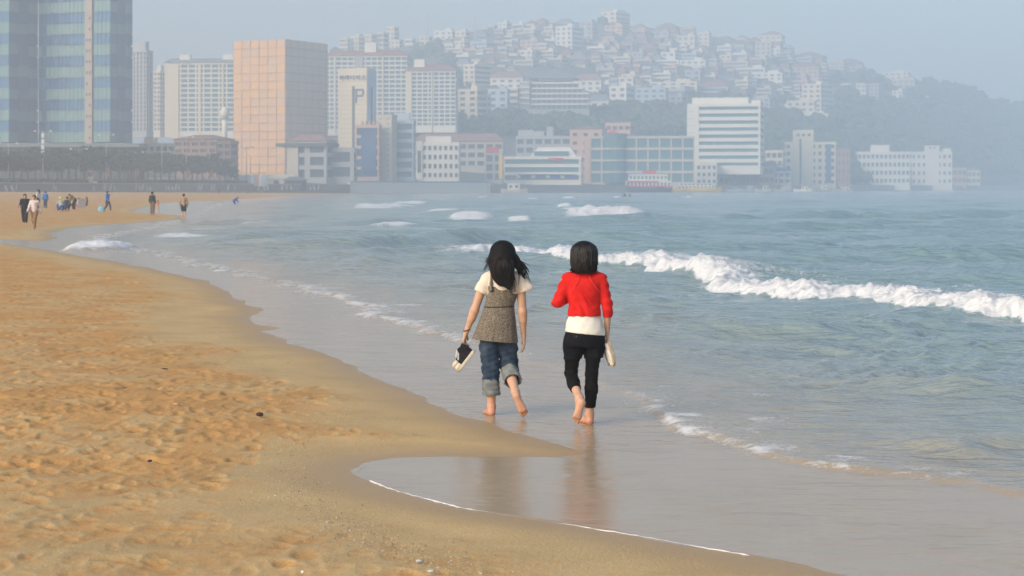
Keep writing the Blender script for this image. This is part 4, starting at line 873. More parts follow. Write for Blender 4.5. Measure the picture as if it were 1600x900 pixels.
# ---------------------------------------------------------------- people: signed-distance bodies meshed as one surface
class Field:
    def __init__(s, lo, hi, h):
        s.lo = np.array(lo, np.float32); s.h = h; n = np.ceil((np.array(hi) - s.lo) / h).astype(int) + 1
        s.v = np.full(tuple(n), 1.0, np.float32); s.ax = [s.lo[i] + h * np.arange(n[i], dtype=np.float32) for i in range(3)]
    def win(s, lo, hi, m):
        sl = []
        for i in range(3):
            a = int(max(0, math.floor((lo[i] - m - s.lo[i]) / s.h))); b = int(min(len(s.ax[i]), math.ceil((hi[i] + m - s.lo[i]) / s.h) + 1))
            if b - a < 1: return None
            sl.append(slice(a, b))
        return tuple(sl)
    def pts(s, sl): return s.ax[0][sl[0]][:, None, None], s.ax[1][sl[1]][None, :, None], s.ax[2][sl[2]][None, None, :]
    def put(s, sl, d, k, op):
        v = s.v[sl]
        if op == 'u':
            if k > 0: hh = np.clip(.5 + .5 * (v - d) / k, 0, 1); s.v[sl] = v * (1 - hh) + d * hh - k * hh * (1 - hh)
            else: s.v[sl] = np.minimum(v, d)
        else: s.v[sl] = np.maximum(v, -d)
    def cone(s, a, b, ra, rb, k=.02, op='u', sy=1.0):
        a = np.array(a, np.float32); b = np.array(b, np.float32); R = max(ra, rb) * max(1, sy); sl = s.win(np.minimum(a, b), np.maximum(a, b), R + k + 3 * s.h)
        if sl is None: return s
        X, Y, Z = s.pts(sl); ba = b - a; t = np.clip(((X - a[0]) * ba[0] + (Y - a[1]) * ba[1] + (Z - a[2]) * ba[2]) / max(float(ba @ ba), 1e-9), 0, 1)
        d = np.sqrt((X - a[0] - t * ba[0]) ** 2 + ((Y - a[1] - t * ba[1]) / sy) ** 2 + (Z - a[2] - t * ba[2]) ** 2) - (ra + (rb - ra) * t)
        s.put(sl, d, k, op); return s
    def chain(s, pts, rad, k=.02, sy=1.0):
        for i in range(len(pts) - 1): s.cone(pts[i], pts[i + 1], rad[i], rad[i + 1], k, 'u', sy)
        return s
    def ell(s, c, r, k=.02, op='u', rx=0.0):
        c = np.array(c, np.float32); r = np.array(r, np.float32); R = float(r.max()); sl = s.win(c - R, c + R, k + 3 * s.h)
        if sl is None: return s
        X, Y, Z = s.pts(sl); x, y, z = X - c[0], Y - c[1], Z - c[2]
        if rx: y, z = y * math.cos(rx) + z * math.sin(rx), -y * math.sin(rx) + z * math.cos(rx)
        q = np.sqrt((x / r[0]) ** 2 + (y / r[1]) ** 2 + (z / r[2]) ** 2); s.put(sl, (q - 1) * float(r.min()), k, op); return s
    def loft(s, rowsz, k=.02, fold=None):
        """rows of (z, cx, cy, rx, ry)"""
        A = np.array(rowsz, np.float32); A = A[np.argsort(A[:, 0])]; X, Y, Z = s.ax[0][:, None, None], s.ax[1][None, :, None], s.ax[2][None, None, :]
        z = s.ax[2]; cx, cy, rx, ry = (np.interp(z, A[:, 0], A[:, i])[None, None, :] for i in (1, 2, 3, 4))
        q = np.sqrt(((X - cx) / rx) ** 2 + ((Y - cy) / ry) ** 2); d = (q - 1) * np.minimum(rx, ry)
        if fold is not None: d = d + fold(X, Y, Z, np.arctan2(Y - cy, X - cx))
        d = np.maximum(d, np.maximum(A[0, 0] - Z, Z - A[-1, 0])); s.put((slice(None),) * 3, d.astype(np.float32), k, 'u'); return s
    def cut(s, p, n):
        X, Y, Z = s.ax[0][:, None, None], s.ax[1][None, :, None], s.ax[2][None, None, :]
        s.v = np.maximum(s.v, (X - p[0]) * n[0] + (Y - p[1]) * n[1] + (Z - p[2]) * n[2]).astype(np.float32); return s
    def warp(s, fn):
        X, Y, Z = s.ax[0][:, None, None], s.ax[1][None, :, None], s.ax[2][None, None, :]; s.v = (s.v + fn(X, Y, Z)).astype(np.float32); return s
    def mesh(s, name, mat):
        v = s.v.copy()
        for ax in range(3):
            sl = [slice(None)] * 3; sl[ax] = 0; v[tuple(sl)] = .5; sl[ax] = -1; v[tuple(sl)] = .5
        ins = v < 0; c = np.zeros(tuple(np.array(v.shape) - 1), np.int8)
        for i in (0, 1):
            for j in (0, 1):
                for k in (0, 1): c += ins[i:v.shape[0] - 1 + i, j:v.shape[1] - 1 + j, k:v.shape[2] - 1 + k]
        act = (c > 0) & (c < 8); I, J, K = np.nonzero(act); idx = np.full(act.shape, -1, np.int64); idx[I, J, K] = np.arange(len(I))
        P = np.zeros((len(I), 3)); N = np.zeros(len(I))
        for ax in range(3):
            o = [a for a in range(3) if a != ax]
            for p in (0, 1):
                for q in (0, 1):
                    o0 = [0, 0, 0]; o0[o[0]] = p; o0[o[1]] = q; o1 = list(o0); o1[ax] = 1
                    a = v[I + o0[0], J + o0[1], K + o0[2]]; b = v[I + o1[0], J + o1[1], K + o1[2]]; m = (a < 0) != (b < 0)
                    t = np.where(m, a / np.where(m, a - b, 1), 0); pt = np.tile(np.array(o0, float), (len(I), 1)); pt[:, ax] = t; P += pt * m[:, None]; N += m
        V = s.lo + (np.stack([I, J, K], 1) + P / N[:, None]) * s.h; Fs = []
        for ax in range(3):
            o1, o2 = (ax + 1) % 3, (ax + 2) % 3; sa = [slice(None)] * 3; sb = [slice(None)] * 3; sa[ax] = slice(0, -1); sb[ax] = slice(1, None)
            ch = ins[tuple(sa)] != ins[tuple(sb)]; E = np.stack(np.nonzero(ch), 1); E = E[(E[:, o1] > 0) & (E[:, o2] > 0) & (E[:, o1] < v.shape[o1] - 1) & (E[:, o2] < v.shape[o2] - 1)]
            fl = ins[E[:, 0], E[:, 1], E[:, 2]]; qs = []
            for da, db in ((1, 1), (0, 1), (0, 0), (1, 0)):
                e = E.copy(); e[:, o1] -= da; e[:, o2] -= db; qs.append(idx[e[:, 0], e[:, 1], e[:, 2]])
            Q = np.stack(qs, 1); Q[~fl] = Q[~fl][:, ::-1]; Fs.append(Q)
        Fq = np.concatenate(Fs); Fq = Fq[(Fq >= 0).all(1)]
        return npmesh(name, V, Fq, mat)
    def obj(s, name, mat, parent=None): return add(name, s.mesh(name, mat), parent)

def mat_skin(name, col, sole):
    m, nt, p = new_mat(name); n = noise(nt, 9, 3); geo = nd(nt, 'ShaderNodeTexCoord')
    c = mixc(nt, n.outputs[0], tuple(x * .93 for x in col), tuple(min(1, x * 1.07) for x in col))
    sx = nd(nt, 'ShaderNodeSeparateXYZ'); nt.links.new(geo.outputs['Object'], sx.inputs[0])
    f = ramp(nt, .03, .26, (1, 1, 1), (0, 0, 0), sx.outputs['Z'])                       # feet are pinker
    nt.links.new(mixc(nt, f.outputs[0], c, sole), p.inputs['Base Color']); p.inputs['Roughness'].default_value = .5
    p.inputs['Subsurface Weight'].default_value = .12; p.inputs['Subsurface Radius'].default_value = (.012, .005, .003); p.inputs['Specular IOR Level'].default_value = .35
    return m
SKIN = mat_skin('skin', (.60, .36, .235), (.62, .30, .185))
def fabric(name, a, b, scale, rough=.9, bump=.4, bs=60, detail=3, lo=.35, hi=.65, stretch=(1, 1, 1), sheen=.0):
    m, nt, p = new_mat(name); tc = nd(nt, 'ShaderNodeTexCoord'); mp = nd(nt, 'ShaderNodeMapping'); mp.inputs['Scale'].default_value = stretch; nt.links.new(tc.outputs['Object'], mp.inputs[0])
    n = noise(nt, scale, detail, .6, mp.outputs[0]); r = ramp(nt, lo, hi, a, b, n.outputs[0]); nt.links.new(r.outputs[0], p.inputs['Base Color'])
    p.inputs['Roughness'].default_value = rough; p.inputs['Specular IOR Level'].default_value = .1; p.inputs['Sheen Weight'].default_value = sheen
    bm = nd(nt, 'ShaderNodeBump'); bm.inputs['Strength'].default_value = bump; bm.inputs['Distance'].default_value = .004; n2 = noise(nt, bs, 4, .6); nt.links.new(n2.outputs[0], bm.inputs['Height']); nt.links.new(bm.outputs[0], p.inputs['Normal'])
    return m
HAIR = fabric('black_hair', (.004, .0035, .0035), (.010, .008, .0075), 30, .68, .8, 90, 3, .3, .7, (4, 4, .4)); HAIR.node_tree.nodes['Principled BSDF'].inputs['Specular IOR Level'].default_value = .18
HAIR2 = fabric('brown_black_hair', (.006, .005, .0045), (.022, .015, .011), 30, .45, .4, 90, 3, .3, .7, (4, 4, .4)); HAIR2.node_tree.nodes['Principled BSDF'].inputs['Specular IOR Level'].default_value = .35
def unit(v): v = np.array(v, float); return v / np.linalg.norm(v)
def hand(Fd, wrist, dr, nrm, acr, c1=.35, c2=.8, r=.0085):
    w_, dr, nrm, acr = np.array(wrist, float), unit(dr), unit(nrm), unit(acr); kn = w_ + dr * .085
    for s in (-.028, -.010, .009, .027): Fd.cone(w_ + dr * .012 + acr * s * .6, kn + acr * s, .0150, .0125, .014)
    for s, L in ((-.030, .78), (-.0105, .93), (.0095, 1.0), (.029, .9)):
        b = kn + acr * s; m = b + (dr * math.cos(c1) + nrm * math.sin(c1)) * .042 * L; t = m + (dr * math.cos(c2) + nrm * math.sin(c2)) * .036 * L
        Fd.cone(b, m, r * 1.08, r, .006).cone(m, t, r, r * .85, .004)
    b = w_ + dr * .028 + acr * .026; m = b + unit(acr * .75 + dr * .7 + nrm * .35) * .038; t = m + unit(dr * .9 + nrm * .4 + acr * .1) * .032
    Fd.cone(b, m, .0135, .0105, .01).cone(m, t, .0105, .0085, .004)
def head(Fd, c, s=1.0, fy=1):
    x, y, z = c
    Fd.ell((x, y, z + .02), (.074 * s, .09 * s, .095 * s), .02).ell((x, y + fy * .025, z - .04), (.056 * s, .066 * s, .075 * s), .03)
    Fd.cone((x, y + fy * .09 * s, z + .012), (x, y + fy * .108 * s, z - .022), .009, .013, .012)
    for sx in (-1, 1):
        Fd.ell((x + sx * .073 * s, y - fy * .005, z - .005), (.011, .022, .032), .008); Fd.ell((x + sx * .031, y + fy * .098 * s, z + .012), (.016, .012, .011), 0, 'c'); Fd.ell((x + sx * .031, y + fy * .082 * s, z + .012), (.012, .012, .012), .004)
    Fd.ell((x, y + fy * .089 * s, z - .055), (.024, .010, .009), .008)
def foot(Fd, ank, heel, ball, toe, acr, s=1.0):
    """acr: direction across the toes, towards the big toe"""
    ank, heel, ball, toe = (np.array(q, float) for q in (ank, heel, ball, toe)); acr = unit(acr)
    Fd.cone(ank, heel, .034 * s, .031 * s, .02); Fd.cone(ank, (ank + ball) / 2, .032 * s, .028 * s, .03)
    for q in (-.022, 0, .022): Fd.cone(heel + acr * q * .3, ball + acr * q, .024 * s, .018 * s, .022)
    for i, q in enumerate((.030, .013, -.002, -.016, -.030)): Fd.cone(ball + acr * q * .9, toe + acr * q + (ball - toe) * (.0, .02, .12, .25, .42)[i], .0125 * s, (.0125, .0088, .0084, .008, .0078)[i], .006)
def torso_body(Fd, px, wx, cx, hs, zs=(.86, 1.03, 1.17, 1.265), sw=.13):
    Fd.ell((px, 0, zs[0]), (.152, .112, .115), .03).ell((wx, 0, zs[1]), (.118, .088, .15), .05).ell((cx, .008, zs[2]), (.138, .098, .14), .05).cone((cx - sw, 0, zs[3]), (cx + sw, 0, zs[3]), .048, .048, .05)

# --- shoes
def shoe(name, label, L, W, Hc, cu, cs, mtx, laces=None, toecap=None, group=None):
    s = empty(name); tag(s, label, 'shoe', group); s.matrix_world = mtx
    def plan(x): return W * (.36 + .14 * np.exp(-((x - .70 * L) / (.26 * L)) ** 2) - .02)
    f = Field((-.03, -.07, -.03), (L + .03, .07, Hc + .03), .0035)
    for i in range(14):
        t = i / 13; x = .035 + (L - .075) * t; f.cone((x, 0, .012 + .012 * max(0, t - .8) * 5), (x + .001, 0, .013 + .012 * max(0, t - .8) * 5), W * (.40 + .10 * math.exp(-((t - .72) / .25) ** 2)), W * (.40 + .10 * math.exp(-((t - .72) / .25) ** 2)), .004)
    f.cut((0, 0, .030), (0, 0, 1)).cut((0, 0, .001), (0, 0, -1)); f.obj('sole', cs, s)
    f = Field((-.03, -.07, 0), (L + .03, .07, Hc + .03), .0035)
    for i in range(14):
        t = i / 13; x = .037 + (L - .08) * t; hh = np.interp(t, [0, .25, .42, .62, .85, 1], [Hc, Hc, Hc * .80, .075, .05, .04]); rr = W * (.37 + .09 * math.exp(-((t - .72) / .25) ** 2)) * (1 if t < .9 else .92)
        f.cone((x, 0, .02), (x - .004, 0, hh - rr * .55), rr, rr * (.72 if t < .6 else .78), .008)
    f.cut((0, 0, Hc), (.12, 0, 1)).cut((0, 0, .029), (0, 0, -1)); f.cone((.055, 0, Hc * .6), (.07, 0, Hc + .05), W * .24, W * .30, 0, 'c'); f.obj('upper', cu, s)
    if toecap: Field((L * .72, -.07, .02), (L + .02, .07, .09), .0035).ell((L - .045, 0, .034), (.048, W * .46, .032), .01).cut((0, 0, .031), (0, 0, -1)).obj('toe_cap', toecap, s)
    if laces:
        mb = MB()
        for k in range(6):
            t = k / 5; x = .105 + t * (L * .62 - .105); z = np.interp(t, [0, 1], [Hc * .86, .082]); mb.tube([(x, -W * .26, z - .008), (x + .004, 0, z + .008), (x + .008, W * .26, z - .008)], .0036, 5)
        mb.tube([(.105, -.02, Hc * .86), (.10, -.045, Hc * .78), (.115, -.055, Hc * .6)], .003, 5); mb.build('laces', laces, s, True)
    return s

# ---------------------------------------------------------------- woman in the brown pinafore
def woman_brown():
    gx, gy = G(785, 648.5); O = (gx, gy, -.004)
    b = Field((-.46, -.42, -.01), (.34, .34, 1.64), .0058); b.v[:] = 1
    torso_body(b, -.045, -.025, 0, 1); b.cone((0, .0, 1.26), (.004, .02, 1.42), .05, .046, .03); head(b, (.004, .035, 1.485))
    b.chain([(-.125, 0, .83), (-.108, .02, .44)], [.085, .056], .03).chain([(-.108, .02, .44), (-.106, -.012, .31), (-.10, -.005, .085)], [.05, .053, .034], .02)
    foot(b, (-.10, -.005, .08), (-.10, -.03, .033), (-.138, .13, .020), (-.160, .20, .014), (.95, .25, 0))
    b.chain([(.035, 0, .83), (.062, .07, .44)], [.085, .056], .03).chain([(.062, .07, .44), (.078, -.07, .37), (.118, -.265, .25)], [.05, .053, .033], .02)
    foot(b, (.118, -.27, .245), (.128, -.325, .215), (.185, -.315, .085), (.212, -.285, .036), (-.85, .1, -.35))
    b.chain([(-.165, 0, 1.24), (-.258, -.005, .97), (-.335, .03, .765)], [.046, .037, .0245], .02).chain([(-.258, -.005, .97), (-.285, .005, .89)], [.036, .036], .02)
    b.chain([(.168, 0, 1.24), (.186, -.012, .955), (.197, .03, .735)], [.046, .037, .0245], .02).chain([(.186, -.012, .955), (.192, 0, .88)], [.036, .036], .02)
    hand(b, (-.335, .03, .765), (-.22, .10, -1), (.6, .5, -.2), (.25, .95, 0), .7, 1.5); hand(b, (.197, .03, .735), (.05, .08, -1), (-1, .15, 0), (.1, 1, 0), .25, .55)
    p = b.obj('person', SKIN); p.location = O; tag(p, 'woman walking barefoot in brown sleeveless dress and rolled jeans, black sneakers in hand', 'person', 'the two women walking in the wash')
    CR_ = fabric('cream_blouse', (.72, .62, .50), (.80, .70, .58), 14, .85, .3, 40)
    f = Field((-.30, -.18, 1.02), (.33, .18, 1.36), .0058); f.ell((0, .006, 1.175), (.155, .112, .15), .03).cone((-.12, 0, 1.272), (.12, 0, 1.272), .054, .054, .05)
    f.cone((-.145, 0, 1.262), (-.192, -.004, 1.150), .054, .066, .03).cone((.145, 0, 1.262), (.212, -.006, 1.165), .054, .074, .03)
    f.warp(lambda X, Y, Z: .0045 * np.sin(70 * (Y + .4 * X)) * np.clip((np.abs(X) - .13) * 9, 0, 1) + .002 * np.sin(60 * Z + 50 * X))
    f.cut((-.198, 0, 1.135), (-.42, 0, -.9)); f.cut((.222, 0, 1.150), (.30, 0, -.95)); f.ell((0, -.03, 1.36), (.085, .11, .10), 0, 'c'); f.obj('blouse', CR_, p)
    TW = fabric('brown_tweed', (.050, .043, .034), (.32, .275, .21), 130, .95, .5, 150, 2, .36, .64)
    f = Field((-.36, -.22, .64), (.26, .22, 1.34), .0058)
    pl = lambda X, Y, Z, A: (.0035 * np.sin(9 * A + 2.5 * np.sin(3 * A)) + .0012 * np.sin(23 * A)) * np.clip((1.0 - Z) / .25, 0, 1)
    f.loft([(.64, -.078, 0, .222, .160), (.72, -.070, 0, .206, .150), (.82, -.055, 0, .182, .138), (.92, -.040, 0, .158, .124), (1.0, -.030, 0, .140, .106), (1.012, -.028, 0, .134, .101), (1.03, -.025, 0, .138, .104), (1.12, -.006, 0, .146, .115), (1.195, 0, 0, .148, .116)], 0, pl)
    f.warp(lambda X, Y, Z: .0035 * np.sin(48 * Z + 19 * X + 3 * np.sin(25 * X)) * np.clip((Z - 1.02) * 12, 0, 1)); f.cut((-.08, 0, .690), (-.085, 0, -1)); f.ell((0, -.12, 1.245), (.085, .11, .085), .0, 'c')
    k_ = int((1.06 - .64) / .0058); g_ = f.ax[0][:, None, None]; f.v[:, :, k_:] = np.maximum(f.v[:, :, k_:], np.abs(g_) - .150 + .1 * np.maximum(0, f.ax[2][k_:][None, None, :] - 1.15))
    for sx in (-1, 1): f.chain([(sx * .105, -.108, 1.16), (sx * .105, -.095, 1.22), (sx * .100, -.045, 1.310), (sx * .098, .04, 1.318), (sx * .095, .10, 1.22)], [.017, .012, .011, .011, .013], .01)
    f.obj('pinafore_dress', TW, p)
    MB().tube([(-.03 + .139 * math.cos(a), .106 * math.sin(a), 1.006 + .004 * math.cos(a)) for a in np.linspace(0, 2 * math.pi, 40)], .006, 6).build('waist_seam', M('dark_seam', (.05, .04, .03), .9, .1, 20), p, True)
    DEN = fabric('blue_denim', (.020, .038, .070), (.062, .092, .135), 9, .85, .45, 110, 5, .38, .72, (1, 1, .45))
    f = Field((-.25, -.18, .25), (.18, .20, .86), .0058)
    f.ell((-.045, 0, .78), (.150, .110, .11), .03).chain([(-.118, 0, .74), (-.120, .005, .62), (-.108, .015, .44), (-.105, 0, .27)], [.092, .090, .080, .076], .02).chain([(.030, 0, .74), (.047, .03, .62), (.064, .06, .45), (.080, -.03, .375)], [.092, .090, .081, .078], .02)
    f.warp(lambda X, Y, Z: .0050 * np.sin(62 * Z + 16 * X + 3 * np.sin(20 * Y)) * (1 - np.clip((Z - .6) * 5, 0, .6)) + .002 * np.sin(120 * Z - 40 * X)).cut((0, 0, .30), (0, 0, -1)); f.obj('jeans', DEN, p)
    CUF = fabric('grey_denim_cuff', (.150, .165, .160), (.245, .265, .255), 16, .9, .5, 120, 4)
    def cuff(a, bb, r0, r1):
        a, bb = np.array(a), np.array(bb); ax = unit(bb - a); f = Field(np.minimum(a, bb) - .13, np.maximum(a, bb) + .13, .005)
        f.cone(a, bb, r0, r1, .01); f.warp(lambda X, Y, Z: .0035 * np.sin(55 * X + 30 * Z + 25 * Y) + .002 * np.sin(140 * Z))
        f.cut(bb, ax); f.cut(a, -ax); f.cone(bb - ax * .03, bb + ax * .1, r1 * .80, r1 * .84, 0, 'c'); return f.obj('rolled_cuff', CUF, p)
    cuff((-.105, .004, .335), (-.105, -.004, .186), .080, .085); cuff((.066, .030, .425), (.094, -.125, .330), .080, .084)
    MB().tube([(-.328 + .029 * math.cos(a), .027 + .027 * math.sin(a), .785 + .008 * math.cos(a)) for a in np.linspace(0, 2 * math.pi, 20)], .0065, 6).build('wrist_strap', M('dark_strap', (.05, .045, .04), .6, .1, 20), p, True)
    # wind-blown long hair
    f = Field((-.20, -.16, 1.12), (.24, .22, 1.64), .0058)
    f.ell((.003, .022, 1.512), (.118, .118, .106), .02).ell((-.002, -.03, 1.44), (.118, .092, .13), .04).cone((.0, -.06, 1.42), (.02, -.115, 1.28), .108, .088, .04).cone((.02, -.115, 1.28), (.058, -.145, 1.20), .078, .030, .03)
    f.cone((-.035, -.05, 1.43), (-.030, -.095, 1.30), .095, .07, .03).cone((-.030, -.095, 1.31), (-.005, -.12, 1.25), .066, .03, .03); f.cone((.085, -.02, 1.49), (.14, -.03, 1.38), .035, .026, .03).cone((.14, -.03, 1.38), (.20, -.05, 1.28), .024, .010, .02)
    f.ell((.003, .15, 1.45), (.070, .095, .10), 0, 'c'); f.warp(lambda X, Y, Z: .0035 * np.sin(95 * X + 20 * Y + 6 * np.sin(11 * Z)) * np.clip((1.57 - Z) * 6, 0, 1))
    hr = f.obj('hair', HAIR, p)
    rg = np.random.RandomState(6); mb = MB()
    def lock(p0, p1, p2, r, n=9, cur=.012):
        p0, p1, p2 = (np.array(q, float) for q in (p0, p1, p2)); ph = rg.uniform(0, 6); pts = []
        for i in range(n):
            t = i / (n - 1); q = p0 * (1 - t) ** 2 + 2 * p1 * t * (1 - t) + p2 * t * t; pts.append(q + np.array([math.sin(6 * t + ph), 0, math.cos(5 * t + ph)]) * cur * t)
        mb.tube(pts, [r * (1 - .85 * (i / (n - 1)) ** 1.4) for i in range(n)], 5)
    for k in range(48):                                         # streaming to the right
        e = np.array([rg.uniform(.15, .255), -.06 + rg.normal() * .03, rg.uniform(1.20, 1.37)]); s = np.array([rg.uniform(.07, .10), -.03 + rg.normal() * .02, rg.uniform(1.42, 1.53)]); lock(s, (s + e) / 2 + np.array([.025 + rg.normal() * .015, 0, .012]), e, rg.uniform(.004, .012))
    for k in range(26):                                         # loose ends on the left
        e = np.array([rg.uniform(-.185, -.12), -.03 + rg.normal() * .04, rg.uniform(1.31, 1.47)]); s = np.array([-.085, rg.normal() * .03, rg.uniform(1.40, 1.52)]); lock(s, (s + e) / 2 + np.array([-.02, 0, .02 * rg.normal()]), e, rg.uniform(.002, .0055), 9, .018)
    for k in range(46):                                         # lower ends
        x = rg.uniform(-.08, .12); s = np.array([x * .8, -.105 + rg.normal() * .015, rg.uniform(1.28, 1.42)]); e = np.array([x * .75 + .03 + rg.normal() * .015, -.15 + rg.normal() * .015, rg.uniform(1.15, 1.25) + abs(x - .05) * .7]); lock(s, (s + e) / 2 + np.array([rg.normal() * .01, -.01, 0]), e, rg.uniform(.004, .010))
    mb.build('loose_locks', HAIR, hr, True); mb = MB()
    for k in range(110):
        x = rg.uniform(-.115, .115); lock((x * .25, .03, 1.612), (x * 1.25, -.175 * math.sqrt(max(.05, 1 - (x / .135) ** 2)), 1.46), (x * .72 + .02 + rg.normal() * .01, -.19 * math.sqrt(max(.08, 1 - (x / .14) ** 2)) , rg.uniform(1.23, 1.36) + abs(x - .04) * .5), rg.uniform(.004, .007), 9, .006)
    mb.build('strands', HAIR2, hr, True)
    # sneakers carried in the hand
    BLK = fabric('black_canvas', (.010, .010, .012), (.028, .028, .032), 60, .9, .4, 200); CRM = M('cream_rubber', (.62, .55, .42), .6, .1, 30); LAC = M('white_lace', (.72, .71, .68), .8, .06, 60)
    hx, hy, hz = gx - .352, gy + .06, .640
    ax = Vector((-.60, -.20, -.78)).normalized(); up = Vector((-.80, .05, .60)); up = (up - ax * up.dot(ax)).normalized(); ay = up.cross(ax)
    R = Matrix((ax, ay, up)).transposed().to_4x4()
    off = ax * .02 + up * .115
    shoe('sneaker', 'black high-top sneaker with cream sole, nearer of the pair in hand', .245, .092, .135, BLK, CRM, Matrix.Translation(Vector((hx, hy - .05, hz)) - off) @ R, LAC, CRM, 'black sneakers carried by the woman')
    R2 = Matrix.Rotation(.12, 4, 'Y') @ R
    shoe('sneaker', 'black high-top sneaker behind its twin in the same hand', .245, .092, .135, BLK, CRM, Matrix.Translation(Vector((hx - .015, hy + .055, hz - .005)) - off) @ R2, LAC, CRM, 'black sneakers carried by the woman')

# ---------------------------------------------------------------- woman in the red cardigan
def woman_red():
    gx, gy = G(913, 662); O = (gx, gy, -.004)
    b = Field((-.32, -.42, -.01), (.30, .34, 1.66), .0058); torso_body(b, 0, .003, 0, 1, (.86, 1.04, 1.19, 1.29), .125)
    b.cone((0, 0, 1.28), (-.003, .02, 1.44), .05, .046, .03); head(b, (-.004, .035, 1.505))
    b.chain([(-.093, 0, .72), (-.105, .03, .60), (-.116, .075, .445)], [.070, .058, .046], .02).chain([(-.116, .075, .445), (-.098, -.06, .37), (-.054, -.25, .262)], [.044, .046, .033], .015)
    foot(b, (-.054, -.255, .258), (-.036, -.305, .222), (-.072, -.31, .105), (-.096, -.285, .060), (.75, .2, -.45))
    b.chain([(.088, 0, .72), (.078, .015, .60), (.066, .03, .445)], [.070, .058, .046], .02).chain([(.066, .03, .445), (.062, -.005, .31), (.046, -.008, .085)], [.044, .047, .034], .015)
    foot(b, (.046, -.008, .085), (.050, -.035, .033), (.0, .115, .022), (-.030, .185, .016), (-.95, -.3, 0))
    b.chain([(-.160, 0, 1.285), (-.238, -.01, 1.085), (-.10, .17, 1.13)], [.046, .038, .026], .02); hand(b, (-.10, .17, 1.13), (.9, .3, .4), (0, -1, .3), (-.2, .3, .9), .5, 1.2)
    b.chain([(.160, 0, 1.285), (.205, -.018, 1.03), (.207, .05, .835)], [.046, .037, .0245], .02); hand(b, (.207, .05, .835), (0, .10, -1), (-1, -.2, 0), (.0, 1, .1), .6, 1.4)
    p = b.obj('person', SKIN); p.location = O; tag(p, 'woman walking barefoot in red cardigan, black shorts and black leggings', 'person', 'the two women walking in the wash')
    RED = fabric('red_knit', (.60, .014, .012), (.72, .024, .018), 10, .8, .35, 120, 4)
    f = Field((-.32, -.17, .90), (.29, .24, 1.38), .0058)
    f.loft([(.955, .0, 0, .150, .108), (.985, .0, 0, .149, .110), (1.06, .0, 0, .140, .108), (1.16, 0, 0, .147, .114), (1.25, 0, 0, .152, .112), (1.30, 0, 0, .14, .092)], .0)
    f.ell((0, .006, 1.19), (.145, .114, .15), .03).cone((-.115, 0, 1.300), (.115, 0, 1.300), .054, .054, .05).cone((0, .005, 1.31), (0, .012, 1.362), .066, .056, .03)
    f.chain([(-.150, 0, 1.290), (-.238, -.010, 1.083), (-.15, .105, 1.108)], [.055, .047, .040], .03).chain([(.150, 0, 1.290), (.200, -.015, 1.08), (.207, -.015, 1.03), (.209, .012, .93)], [.055, .045, .043, .041], .02)
    f.warp(lambda X, Y, Z: (.0060 * np.sin(34 * Z - 30 * np.abs(X - .03) + 4 * np.sin(14 * X)) + .0022 * np.sin(95 * Z + 60 * X + 4 * np.sin(30 * X))) * np.clip((1.24 - Z) * 5, 0, 1) * np.clip((.15 - np.abs(X)) * 16, 0, 1) + .005 * np.sin(75 * Z + 40 * Y) * np.clip((np.abs(X) - .16) * 16, 0, 1))
    X0 = f.v; f.cut((.208, .01, .952), (0, .12, -1)); sl = f.win((-.3, -.2, .9), (.165, .3, .968), 0)
    f.v[: int((.168 + .32) / .0058), :, : int((.968 - .90) / .0058)] = .3
    cd = f.obj('cardigan', RED, p)
    SEAM = M('red_seam', (.80, .05, .04), .8, .05, 20)
    for sx in (-1, 1): MB().tube([(sx * .135, -.104, 1.175), (sx * .10, -.118, 1.215), (sx * .06, -.108, 1.275), (sx * .038, -.075, 1.335)], .0032, 5).build('raglan_seam', SEAM, cd, True)
    WH = fabric('white_cotton', (.72, .69, .60), (.82, .79, .70), 8, .9, .3, 60)
    f = Field((-.22, -.17, .78), (.22, .17, 1.0), .0058); f.loft([(.78, .006, 0, .178, .132), (.83, .006, 0, .178, .134), (.90, .004, 0, .162, .122), (.955, 0, 0, .142, .102), (.995, 0, 0, .130, .092)], 0, lambda X, Y, Z, A: .0022 * np.sin(30 * Z + 3 * A) + .001 * np.sin(50 * Z - 9 * A)).cut((0, 0, .808), (-.10, 0, -1)); f.obj('shirt', WH, p)
    BK = fabric('black_cotton', (.005, .005, .007), (.011, .011, .014), 12, .9, .5, 60); LEG = fabric('black_leggings', (.005, .0045, .005), (.010, .009, .0095), 20, .85, .2, 90)
    f = Field((-.25, -.18, .53), (.25, .20, .85), .0058); f.loft([(.69, .0, 0, .172, .132), (.74, .004, 0, .174, .134), (.80, .004, 0, .168, .126), (.845, .005, 0, .158, .118)], .0).chain([(-.092, 0, .76), (-.100, .015, .66), (-.106, .03, .55)], [.096, .087, .083], .012).chain([(.092, 0, .76), (.090, .01, .66), (.084, .015, .55)], [.096, .089, .090], .012)
    f.warp(lambda X, Y, Z: .004 * np.sin(36 * Z + 26 * np.abs(X)) + .002 * np.sin(90 * X + 30 * Z)).cut((0, 0, .582), (.06, 0, -1)); sh = f.obj('shorts', BK, p)
    MB().box((-.075, -.129, .79), (.012, .004, .005)).build('pocket_tab', M('tan_leather', (.35, .17, .06), .6, .1, 30), sh)
    f = Field((-.22, -.24, .12), (.20, .20, .70), .0058); f.chain([(-.093, 0, .72), (-.105, .03, .60), (-.116, .075, .445)], [.082, .068, .057], .02).chain([(-.116, .075, .445), (-.098, -.06, .37), (-.078, -.150, .318)], [.056, .056, .047], .02)
    f.chain([(.088, 0, .72), (.078, .015, .60), (.066, .03, .445)], [.082, .067, .056], .02).chain([(.066, .03, .445), (.062, -.005, .31), (.052, -.008, .145)], [.056, .058, .046], .02)
